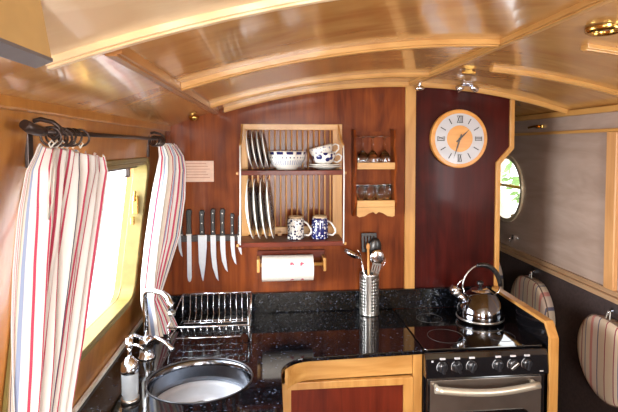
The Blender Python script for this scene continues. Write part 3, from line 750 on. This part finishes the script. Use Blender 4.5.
# ------------------------------------------------------------------ knives
kr = T('knife_strip', 'slim magnetic knife strip on the mahogany wall below the card', 'knife rack', (-.33, 2.19, 1.228))
O('bar', B().box(-.46, -.146, 2.190, 2.1985, 1.232, 1.262), P('dark_magnet_bar', (52, 44, 42), .4, .3), kr, bevel=.002)
O('steel_strips', B().box(-.458, -.148, 2.1885, 2.1905, 1.2555, 1.258).box(-.458, -.148, 2.1885, 2.1905, 1.237, 1.2395), IRON, kr)
def knife(name, label, x, zt, zg, zb, bw, hw=.0105, lean=0.0, shape='chef', rivets=3, mat=None):
    """handle from zt down to zg, blade from zg down to zb"""
    t = T(name, label, 'knife', (x, 2.185, zb), 'knives on the magnetic strip')
    y0 = 2.1865; L = zg - zb
    if shape == 'chef': pts = [(-bw / 2, 0), (bw / 2 + .001, 0), (bw / 2, -L * .25), (bw * .30, -L * .65), (bw * .02, -L), (-bw * .10, -L * .97), (-bw * .45, -L * .6)]
    elif shape == 'bread': pts = [(-bw / 2, 0), (bw / 2, 0), (bw / 2, -L * .9), (bw * .3, -L * .98), (0, -L), (-bw * .35, -L * .97), (-bw / 2, -L * .88)] 
    else: pts = [(-bw / 2, 0), (bw / 2, 0), (bw * .55, -L * .5), (bw * .95, -L), (bw * .5, -L * .93), (-bw * .15, -L * .7), (-bw * .45, -L * .35)]
    P3 = [(x + a + lean * (-c), y0, zg + c) for a, c in pts]
    O('blade', B().poly_prism(P3, (0, .0018, 0)), mat or BLADE, t)
    H = zt - zg
    hp = [(-hw, 0), (hw, 0), (hw * .8, H * .3), (hw * .8, H * .7), (hw * 1.15, H * .92), (hw * .6, H), (-hw * .6, H), (-hw, H * .9), (-hw * .85, H * .4)]
    hnd = O('handle', B().poly_prism([(x + a - lean * c, y0 - .007, zg + c) for a, c in hp], (0, .015, 0)), BLACK, t, bevel=.003)
    if rivets:
        b = B()
        for k in range(rivets):
            z = zg + H * (.14 + .34 * k); b.cyl((x - lean * H * (.14 + .34 * k), y0 - .0078, z), (x - lean * H * (.14 + .34 * k), y0 - .006, z), .0026, 10)
        O('rivets', b, STEEL, hnd)
    b = B().box(x - hw, x + hw, y0 - .006, y0 + .006, zg - .006, zg + .001); O('bolster', b, STEEL, t, bevel=.001)
knife('dark_handled_knife', 'dark handled tool half hidden by the curtain on the knife strip', -.415, 1.305, 1.268, 1.165, .014, .016, 0, 'slim', 0)
knife('bread_knife', 'knife with a plain black handle and straight narrow blade, leftmost of the strip', -.372, 1.380, 1.268, 1.050, .019, .0125, 0.0, 'bread', 0)
knife('chef_knife', 'widest chef knife with a long triangular blade', -.314, 1.376, 1.262, 1.052, .038, .0115, 0.01, 'chef')
knife('carving_knife', 'long slim carving knife right of the wide chef knife', -.266, 1.382, 1.262, 1.052, .024, .0105, .0, 'slim')
knife('utility_knife', 'curved utility knife, middle sized, right of the long carving knife', -.224, 1.382, 1.258, 1.092, .023, .0110, .0, 'slim')
knife('small_knife', 'small narrow knife second from the right of the strip', -.180, 1.360, 1.256, 1.125, .018, .009, .0, 'slim')
knife('paring_knife', 'shortest paring knife beside the plate rack', -.1485, 1.348, 1.258, 1.168, .014, .0085, -.03, 'slim')

# card
cdm = T('notice_card', 'pale pinkish paper card with faint print on the wall beside the curtain', 'card', (-.34, 2.198, 1.50))
O('sheet', B().box(-.412, -.262, 2.1965, 2.1995, 1.502, 1.596), CARDM, cdm)
b = B()
for i in range(6):
    z = 1.583 - i * .0125; b.box(-.385, -.285 + (i % 3) * .008 - .01, 2.1960, 2.1966, z, z + .002)
O('print', b, INK, cdm)

# ------------------------------------------------------------------ paper towel
ph = T('towel_holder', 'wooden kitchen roll holder on the wall under the plate rack', 'towel holder', (.085, 2.16, 1.05))
O('back_board', B().box(-.068, .240, 2.182, 2.199, 1.150, 1.186), DMAHOG, ph, bevel=.002)
for x in (-.068, .226):
    O('end_bracket', B().box(x, x + .013, 2.104, 2.185, 1.105, 1.165), PINE, ph, bevel=.004)
O('dowel', B().cyl((-.058, 2.128, 1.133), (.228, 2.128, 1.133), .008, 16), PINEX, ph)
rl = T('kitchen_roll', 'white kitchen paper roll with small red flowers on its holder', 'kitchen roll', (.075, 2.115, 1.06))
b = B().tube([(-.046, 2.128, 1.119), (.180, 2.128, 1.119)], .0565, 48, cap=False)
b.holed(circ(2.128, 1.119, .0565, 48), [circ(2.128, 1.126, .019, 24)], lambda y, z: (-.046, y, z), (.0006, 0, 0)); b.holed(circ(2.128, 1.119, .0565, 48), [circ(2.128, 1.126, .019, 24)], lambda y, z: (.180, y, z), (.0006, 0, 0))
O('paper', b, PAPER, rl)
b = B()
for (x, a) in ((.086, 2.62), (.130, 2.62), (.086, 4.02), (.130, 4.02), (-.01, 3.3)):
    if x < 0: continue
    for j in range(9):
        da = random.uniform(-.1, .1); dx = random.uniform(-.007, .007); aa = a + da
        # small printed petals on the roll
        cy_, cz_ = 2.128 + .0567 * -abs(math.sin(aa * 1)) * 0, 0
        t = aa - PI * .5   # 0 = top, PI/2 = facing the room
        n = Vector((0, -math.sin(t - .0), math.cos(t - .0))); cpt = Vector((x + dx, 2.128, 1.119)) + n * .0566
        e1 = Vector((1, 0, 0)); e2 = n.cross(e1)
        b.poly_prism([cpt + (e1 * math.cos(q) + e2 * math.sin(q)) * .0036 for q in [2 * PI * i / 8 for i in range(8)]], n * .0004)
O('flower_print', b, ROSE, rl)

# ------------------------------------------------------------------ glass shelf
gs = T('glass_shelf', 'small dark wall shelf with scalloped pine front holding glasses', 'shelf', (.465, 2.15, 1.34))
def side(x):
    pts = [(2.199, 1.345), (2.165, 1.340), (2.145, 1.362), (2.115, 1.385), (2.10, 1.41), (2.112, 1.45), (2.125, 1.49), (2.112, 1.54), (2.10, 1.575), (2.112, 1.62), (2.13, 1.66), (2.118, 1.70), (2.13, 1.735), (2.199, 1.742)]
    return B().poly_prism([(x, y, z) for y, z in pts], (.011, 0, 0))
O('side_panel', side(.366), MAHOG, gs, bevel=.002); O('side_panel', side(.548), MAHOG, gs, bevel=.002)
O('back_panel', B().box(.377, .548, 2.190, 2.199, 1.36, 1.730), MAHOG, gs)
for z in (1.565, 1.396):
    s_ = O('shelf', B().box(.377, .548, 2.114, 2.190, z - .006, z + .004), PINEX, gs)
    O('lip', B().box(.377, .548, 2.102, 2.114, z - .006, z + .024), PINEX, s_, bevel=.002)
pts = [(.377, 1.389), (.548, 1.389), (.548, 1.350), (.538, 1.345), (.515, 1.349), (.495, 1.362), (.475, 1.368), (.4625, 1.358), (.450, 1.368), (.430, 1.362), (.410, 1.349), (.387, 1.345), (.377, 1.350)]
O('apron', B().poly_prism([(x, 2.104, z) for x, z in pts], (0, .012, 0)), PINEX, gs)
def wine(c, lab):
    return O('wine_glass', B().lathe([(.018, 0), (.0196, .0), (.024, .02), (.0248, .036), (.021, .056), (.012, .068), (.004, .074), (.0036, .128), (.010, .133), (.025, .136), (.025, .138), (0, .138), (0, .074), (.010, .064), (.0195, .054), (.0236, .036), (.018, 0)], c, seg=28), GLASS,
             label=lab, cat='glass', group='upturned wine glasses on the wall shelf')
for (x, y, l) in ((.409, 2.141, 'upturned stemmed glass on the upper wall shelf, front left'), (.509, 2.141, 'upturned stemmed glass on the upper wall shelf, front right'), (.459, 2.165, 'upturned stemmed glass on the upper wall shelf, standing between the outer pair')):
    if 'between' in l: wine((x, y - .002, 1.5692), l)
    else: wine((x, y, 1.5692), l)
def tumb(c, lab):
    return O('tumbler', B().lathe([(.0205, .085), (.022, .085), (.0185, 0), (0, 0), (0, .008), (.017, .009), (.0205, .085)], c, seg=24), GLASS, label=lab, cat='glass', group='tumblers on the lower wall shelf')
for i, x in enumerate((.402, .447, .492, .5245)):
    y = (2.140, 2.146, 2.140, 2.166)[i]
    tumb((x, y, 1.4002), 'clear tumbler on the lower wall shelf, ' + ('leftmost', 'second from the left', 'third from the left', 'rightmost')[i] + ' of four')

# ------------------------------------------------------------------ clock
cc = Vector((.872, 2.198, 1.697))
ckk = T('wall_clock', 'round wall clock with pine rim and Roman numerals on the dark bulkhead', 'clock', (cc.x, cc.y, cc.z - .137))
def disc(r, y0, y1, n=56): return B().poly_prism([(cc.x + r * math.cos(2 * PI * i / n), y0, cc.z + r * math.sin(2 * PI * i / n)) for i in range(n)], (0, y1 - y0, 0))
O('rim', disc(.137, 2.172, 2.199), CLOCKW, ckk, bevel=.004)
O('dial', disc(.118, 2.169, 2.1715), DIALW, ckk)
O('centre_disc', disc(.062, 2.1675, 2.1688), CLOCKW, ckk)
def stroke(b, ang, r0, r1, off0, off1, wd):
    """bar running outwards at clock angle ang, its ends shifted sideways"""
    rd = Vector((math.sin(ang), 0, math.cos(ang))); td = Vector((math.cos(ang), 0, -math.sin(ang)))
    a = cc + rd * r0 + td * off0; e = cc + rd * r1 + td * off1; a.y = e.y = 2.168
    b.poly_prism([a - td * wd / 2, a + td * wd / 2, e + td * wd / 2, e - td * wd / 2], (0, -.0008, 0))
R0, R1 = .075, .106
NUMS = {0: 'XII', 3: 'III', 6: 'VI', 9: 'IX'}
for h in range(12):
    a = h * PI / 6; b = B()
    if h in NUMS:
        w0 = {'X': .016, 'I': .007, 'V': .014}; s_ = NUMS[h]; tot = sum(w0[c_] for c_ in s_)
        flip = 1
        pos = -tot / 2
        for c_ in s_:
            w1 = w0[c_]; m_ = pos + w1 / 2
            if c_ == 'I': stroke(b, a, R0, R1, m_, m_, .0032)
            elif c_ == 'X': stroke(b, a, R0, R1, m_ - .006, m_ + .006, .0034); stroke(b, a, R0, R1, m_ + .006, m_ - .006, .002)
            else: stroke(b, a, R0, R1, m_ + .0005, m_ - .006, .0034); stroke(b, a, R0, R1, m_ - .0005, m_ + .006, .002)
            pos += w1
        stroke(b, a, R0 - .0012, R0 + .001, 0, 0, tot); stroke(b, a, R1 - .001, R1 + .0012, 0, 0, tot)
        O('numeral', b, NUM, ckk)
    else:
        stroke(b, a, R0 + .003, R1, 0, 0, .0038); O('hour_mark', b, NUM, ckk)
def hand(name, ang, ln, wd, y):
    rd = Vector((math.sin(ang), 0, math.cos(ang))); td = Vector((math.cos(ang), 0, -math.sin(ang)))
    c0 = Vector((cc.x, y, cc.z)); pts = [c0 - rd * .022 - td * wd, c0 - rd * .022 + td * wd, c0 + rd * ln * .35 + td * wd * 1.1, c0 + rd * ln, c0 + rd * ln * .35 - td * wd * 1.1]
    O(name, B().poly_prism(pts, (0, .001, 0)), BLACK, ckk)
hand('hour_hand', math.radians(46), .066, .0035, 2.1655)
hand('minute_hand', math.radians(198), .098, .003, 2.164)
O('hub', B().cyl((cc.x, 2.163, cc.z), (cc.x, 2.168, cc.z), .006, 16), BLACK, ckk)

# ------------------------------------------------------------------ curtains and rod
XRD, ZRD = -.430, 1.690
rod = T('curtain_rod', 'dark iron curtain rod with a curled end above the window', 'curtain rod', (XRD, 1.4, ZRD))
O('pole', B().cyl((XRD, .95, ZRD), (XRD, 1.955, ZRD), .0055, 14), IRON, rod)
O('finial', B().tube([(XRD, .955, ZRD), (XRD - .002, .935, ZRD + .002), (XRD - .006, .915, ZRD + .006), (XRD - .008, .90, ZRD + .012)], [.009, .0105, .011, .009], 12), IRON, rod)
def bracket(y):
    b = B().box(wl(1.64) + .0005, wl(1.64) + .008, y - .010, y + .010, 1.62, 1.722)
    b.tube([(wl(1.70) + .006, y, 1.712), (-.455, y, 1.716), (XRD - .002, y, 1.710), (XRD + .010, y, 1.700), (XRD + .011, y, 1.688), (XRD, y, 1.678), (XRD - .011, y, 1.686)], .005, 8)
    O('bracket', b, IRON, rod, bevel=.002)
bracket(1.0); bracket(1.92)
def ring_at(y, tilt, lab, grp, r=.0185):
    b = B().tube([(XRD + r * math.cos(2 * PI * i / 24), y + tilt * r * math.cos(2 * PI * i / 24 + 1), ZRD - .0085 + r * math.sin(2 * PI * i / 24)) for i in range(24)], .0024, 8, closed=True)
    return O('curtain_ring', b, IRON, label=lab, cat='curtain ring', group=grp)
NY = [.985, 1.01, 1.035, 1.06, 1.09, 1.13]
for i, y in enumerate(NY):
    ring_at(y, random.uniform(-.6, .6), 'black iron curtain ring of the near striped curtain, %s from the near end' % ('first', 'second', 'third', 'fourth', 'fifth', 'sixth')[i], 'rings of the near curtain')
FY = [1.81, 1.835, 1.86, 1.885, 1.91]
for i, y in enumerate(FY):
    ring_at(y, random.uniform(-.5, .5), 'black iron curtain ring of the far gathered curtain, %s from the window side' % ('first', 'second', 'third', 'fourth', 'fifth')[i], 'rings of the far curtain')

def curtain(name, label, rows, folds, amp, mat, nx=110, nz=60, ph=0.0, uvk=1.0, jag=0.0, sag=0.0, warp=1.0):
    """rows: (z, left point xy, right point xy), hanging in soft folds"""
    rs, uv = [], []
    for j in range(nz + 1):
        t = j / nz * (len(rows) - 1); i = min(int(t), len(rows) - 2); f = t - i; f = f * f * (3 - 2 * f) * .5 + f * .5
        a, c = rows[i], rows[i + 1]
        z = a[0] + (c[0] - a[0]) * f
        l = Vector(a[1]).lerp(Vector(c[1]), f); r = Vector(a[2]).lerp(Vector(c[2]), f)
        d = (r - l); nrm = Vector((-d.y, d.x)).normalized(); v = j / nz
        row, ur = [], []
        for k in range(nx + 1):
            s_ = k / nx; am = amp * (.55 + .6 * min(1, v * 3)) * (1 + .35 * math.sin(5 * s_ + 2 * v))
            w_ = math.sin(2 * PI * folds * s_ + ph + .7 * math.sin(3 * v + 4 * s_)) + .35 * math.sin(2 * PI * folds * 2.3 * s_ + 1.7 + 2 * v)
            sd_ = .010 * math.cos(2 * PI * folds * s_ + ph) * min(1, 4 * s_ * (1 - s_))
            p = l + d * (s_ + sd_) + nrm * (am * w_)
            zz = z - sag * s_ * (1 - v) + (jag * math.sin(2 * PI * folds * s_ + .6) if j < 3 else 0)
            row.append((p.x, p.y, zz)); ur.append((s_ ** warp * uvk, v))
        rs.append(row); uv.append(ur)
    return B().grid(rs, uvs=uv)
nc = T('striped_curtain', 'striped cotton curtain gathered at the near side of the window', 'curtain', (-.42, 1.05, .95))
rows = [(1.664, (-.430, .945), (-.430, 1.30)), (1.62, (-.430, .905), (-.430, 1.32)), (1.56, (-.430, .890), (-.428, 1.275)), (1.45, (-.430, .868), (-.428, 1.215)), (1.35, (-.430, .856), (-.43, 1.165)),
        (1.25, (-.430, .850), (-.432, 1.115)), (1.13, (-.432, .848), (-.434, 1.040)), (.95, (-.435, .845), (-.436, .985))]
O('fabric', curtain('c', '', rows, 6.5, .014, CURT, jag=.005, sag=.028, uvk=2.1, warp=.62), CURT, nc, solid=.0016, recalc=False)
O('tie_cord', B().tube([(-.412, .955, 1.655), (-.405, .925, 1.62), (-.402, .905, 1.57), (-.405, .912, 1.53), (-.404, .925, 1.56), (-.405, .935, 1.60), (-.408, .95, 1.64)], .0016, 6), CORD, nc)
for y in NY:
    O('tape_loop', B().tube([(XRD, y, 1.660), (XRD + .005, y + .002, 1.668), (XRD, y + .003, 1.674), (XRD - .005, y + .002, 1.667), (XRD, y, 1.658)], .0018, 6), CORD, nc)
fc = T('striped_curtain', 'striped curtain bunched in the corner behind the tap', 'curtain', (-.45, 1.95, .91))
rows = [(1.668, (-.428, 1.90), (-.400, 2.06)), (1.62, (-.425, 1.92), (-.385, 2.13)), (1.56, (-.430, 1.91), (-.375, 2.13)), (1.44, (-.452, 1.91), (-.378, 2.12)), (1.28, (-.474, 1.90), (-.400, 2.11)),
        (1.15, (-.486, 1.89), (-.440, 2.08)), (1.05, (-.488, 1.89), (-.468, 2.02)), (.98, (-.476, 1.89), (-.430, 2.02)), (.908, (-.466, 1.89), (-.400, 2.02))]
O('fabric', curtain('c', '', rows, 5.5, .013, CURT2, ph=1.0, jag=.006, uvk=2.0), CURT2, fc, solid=.0016, recalc=False)
O('tape_loop', B().tube([(XRD, 1.86, 1.660), (XRD + .006, 1.862, 1.668), (XRD, 1.864, 1.675), (XRD - .006, 1.862, 1.668)], .0018, 6), CORD, fc)

# ------------------------------------------------------------------ striped cushions on the right wall
def cushion(y, z, r, label, th=.045):
    t = T('stool_cushion', label, 'cushion', (1.40, y, z - r), 'striped round cushions hanging on the dark lining')
    xf, xb = 1.424 - th - .012, 1.424 - .006
    def outline(k): 
        pts = []
        for i in range(48):
            a = 2 * PI * i / 48; s_ = 1.0
            zz = math.sin(a) * r * k
            if zz > r * .90 * k: zz = r * .90 * k + (zz - r * .90 * k) * .35
            pts.append((math.cos(a) * r * k, zz))
        return pts
    b = B(); rings = []
    for k, x in ((1, xb), (1.0, xf + .016), (.985, xf + .007), (.93, xf + .001), (.80, xf - .003), (.4, xf - .006)):
        rings.append([b.bm.verts.new((x, y + p[0], z + p[1])) for p in outline(k)])
    for a, c in zip(rings, rings[1:]):
        for i in range(48): f = b.bm.faces.new([a[i], a[(i + 1) % 48], c[(i + 1) % 48], c[i]]); f.smooth = True
    b.bm.faces.new(rings[-1]); b.bm.faces.new(rings[0][::-1])
    O('cover', b, TICK, t)
    pts = [(xf + .014, y + p[0] * 1.012, z + p[1] * 1.012) for p in outline(1)]
    O('piping', B().tube(pts, .003, 8, closed=True), RIMB, t)
    O('hanging_loop', B().tube([(xf + .02, y - .012, z + r * .93), (xf + .026, y - .006, z + r + .022), (xf + .026, y + .006, z + r + .022), (xf + .02, y + .012, z + r * .93)], .002, 6), CORD, t)
    hk = T('wall_hook', 'small chrome hook on the wall above ' + label.split(',')[0].replace('round striped cushion', 'the striped cushion'), 'hook', (1.41, y, z + r), 'cushion hooks')
    b = B().box(1.406, 1.4295 if z + r < .99 else 1.41, y - .008, y + .008, z + r + .018, z + r + .034)
    b.tube([(1.408, y, z + r + .026), (1.392, y, z + r + .022), (1.388, y, z + r + .012), (1.394, y, z + r + .004)], .003, 8)
    O('hook_body', b, CHROME, hk)
cushion(1.845, .775, .178, 'round striped cushion nearest the camera, at the right edge')
cushion(2.45, .770, .190, 'round striped cushion in the middle, right of the cooker divider')
cushion(2.99, .80, .185, 'round striped cushion farthest away, beside the bulkhead edge')

# ------------------------------------------------------------------ small fittings
hk = T('robe_hook', 'tiny chrome hook on the pale panel below the porthole', 'hook', (1.41, 2.70, 1.10))
b = B().box(1.416, 1.4235, 2.690, 2.712, 1.112, 1.136); b.tube([(1.416, 2.70, 1.125), (1.400, 2.70, 1.118), (1.398, 2.70, 1.105), (1.404, 2.70, 1.098)], .004, 8)
O('hook_body', b, CHROME, hk)
lt = T('brass_catch', 'small brass catch under the right-hand cornice', 'catch', (1.415, 2.45, 1.76))
b = B().box(1.410, 1.4235, 2.40, 2.46, 1.757, 1.775); b.tube([(1.408, 2.43, 1.766), (1.396, 2.45, 1.768), (1.392, 2.50, 1.762)], [.006, .005, .007], 8)
O('catch_body', b, BRASS, lt, bevel=.002)

def ceil_spot(x, y, label, r=.04, mat=CHROME):
    z = cz(x) - .0005; t = T('ceiling_spotlight', label, 'light', (x, y, z))
    O('ring', B().lathe([(r, 0), (r, -.008), (r * .85, -.014), (r * .7, -.012), (r * .68, -.004)], (x, y, z), seg=36), mat, t)
    O('lens', B().lathe([(0, -.007), (r * .6, -.0055), (r * .69, -.004), (r * .69, 0), (0, 0)], (x, y, z), seg=36), P('lamp_glass', (214, 208, 196), .1, coat=1), t)
    return t
ceil_spot(.80, 1.10, 'round brass rimmed downlight in the ceiling at the right edge', .042, BRASS)
lp = T('spotlight_bar', 'pair of chrome swivel spotlights on the ceiling before the clock', 'light', (.87, 2.09, 1.93))
z = cz(.87)
O('base_plate', B().lathe([(0, 0), (.030, 0), (.028, -.006), (0, -.008)], (.87, 2.09, z - .0005)), CHROME, lp)
for x, q in ((.835, 1), (.900, -1)):
    rt = Matrix.Rotation(q * 1.15, 4, 'Y') @ Matrix.Rotation(.3, 4, 'X')
    b = B(); b.lathe([(0, .018), (.009, .016), (.013, .006), (.016, -.014), (.014, -.016), (.010, -.006), (0, -.004)], (0, 0, 0), seg=20)
    O('lamp_head', put(b, (x, 2.08, z - .022), rt), CHROME, lp)
    O('arm', B().tube([(.87, 2.09, z - .007), (x, 2.08, z - .016)], .0035, 8), CHROME, lp)
bx_, by_ = .745, 1.775
lb = T('ceiling_switch', 'small brass bar fitting on the ceiling nearer than the swivel spotlights', 'fitting', (bx_, by_, 1.94)); z = cz(bx_)
b = B().box(bx_ - .02, bx_ + .02, by_ - .006, by_ + .006, z - .016, z - .007)
for q in (-1, 1): b.cyl((bx_ + q * .026, by_, z - .0115), (bx_ + q * .019, by_, z - .0115), .008, 12)
b.box(bx_ - .014, bx_ + .014, by_ - .004, by_ + .004, z - .008, z - .001)
O('bar', b, BRASS, lb, bevel=.001)
sl = T('pillar_light', 'small chrome knob light at the top of the pine pillar', 'light', (.665, 2.12, 1.935))
O('dome', put(blob(0, .022, .018, .012), (.662, 2.115, cz(.65) - .035)), CHROME, sl)
O('stem', B().cyl((.662, 2.115, cz(.65) - .03), (.662, 2.115, cz(.65) + .002), .007, 12), CHROME, sl)
bl = T('cove_light', 'small brass light on the ceiling cove above the window corner', 'light', (-.335, 2.12, 1.78))
b = B(); b.lathe([(0, 0), (.020, 0), (.022, -.008), (.014, -.020), (0, -.022)], (-.335, 2.12, cz(-.335) - .0005), seg=20)
O('lamp_body', b, BRASS, bl)

# tilted wooden flap at top left
fl = T('ceiling_flap', 'tan panel with a grey metal lower edge hanging at the top left corner', 'panel', (-.25, .38, 1.75))
a0, a1 = Vector((-.2372, 0, 1.756)), Vector((-.2500, 0, 1.835)); n = Vector((-.0165, 0, -.0075))
O('board', B().poly_prism([(a0.x, .12, a0.z), (a1.x, .12, a1.z), (a1.x + n.x, .12, a1.z + n.z), (a0.x + n.x, .12, a0.z + n.z)], (0, .43, 0)), TANPANEL, fl)
n2 = Vector((.0003, 0, -.002))
O('metal_edge', B().poly_prism([(a0.x + .0006, .12, a0.z + .002), (a0.x + .0006, .12, a0.z - .0015), (a0.x + n.x - .0006, .12, a0.z + n.z - .0015), (a0.x + n.x - .0006, .12, a0.z + n.z + .002)], (0, .431, 0)), GREYM, fl)

# hedge on the bank outside the porthole
def hedge(c, r, name_seed):
    rnd = random.Random(name_seed); b = B()
    for i in range(520):
        a, e = rnd.uniform(0, 2 * PI), math.asin(rnd.uniform(-1, 1)); k = rnd.uniform(.82, 1.0)
        p = Vector(c) + Vector((r[0] * math.cos(e) * math.cos(a), r[1] * math.cos(e) * math.sin(a), r[2] * math.sin(e))) * k
        u_ = Vector((rnd.uniform(-1, 1), rnd.uniform(-1, 1), rnd.uniform(-1, 1))).normalized(); v_ = u_.orthogonal().normalized(); q = rnd.uniform(.08, .16)
        b.bm.faces.new([b.bm.verts.new(p + d) for d in (u_ * q, v_ * q * .5, -u_ * q, -v_ * q * .5)])
    return b
LEAF = P('bright_leaves', (120, 150, 80), .6, var=.3, scale=6)
hb = T('hedge', 'leafy green hedge seen through the round porthole', 'hedge', (5.2, 6.6, 0))
O('foliage', hedge((5.2, 7.4, 1.3), (1.2, 2.4, 1.15), 3), LEAF, hb, recalc=False)
O('trunk', B().cyl((5.2, 7.4, -.4), (5.2, 7.4, 1.2), .08, 10), DMAHOG, hb)
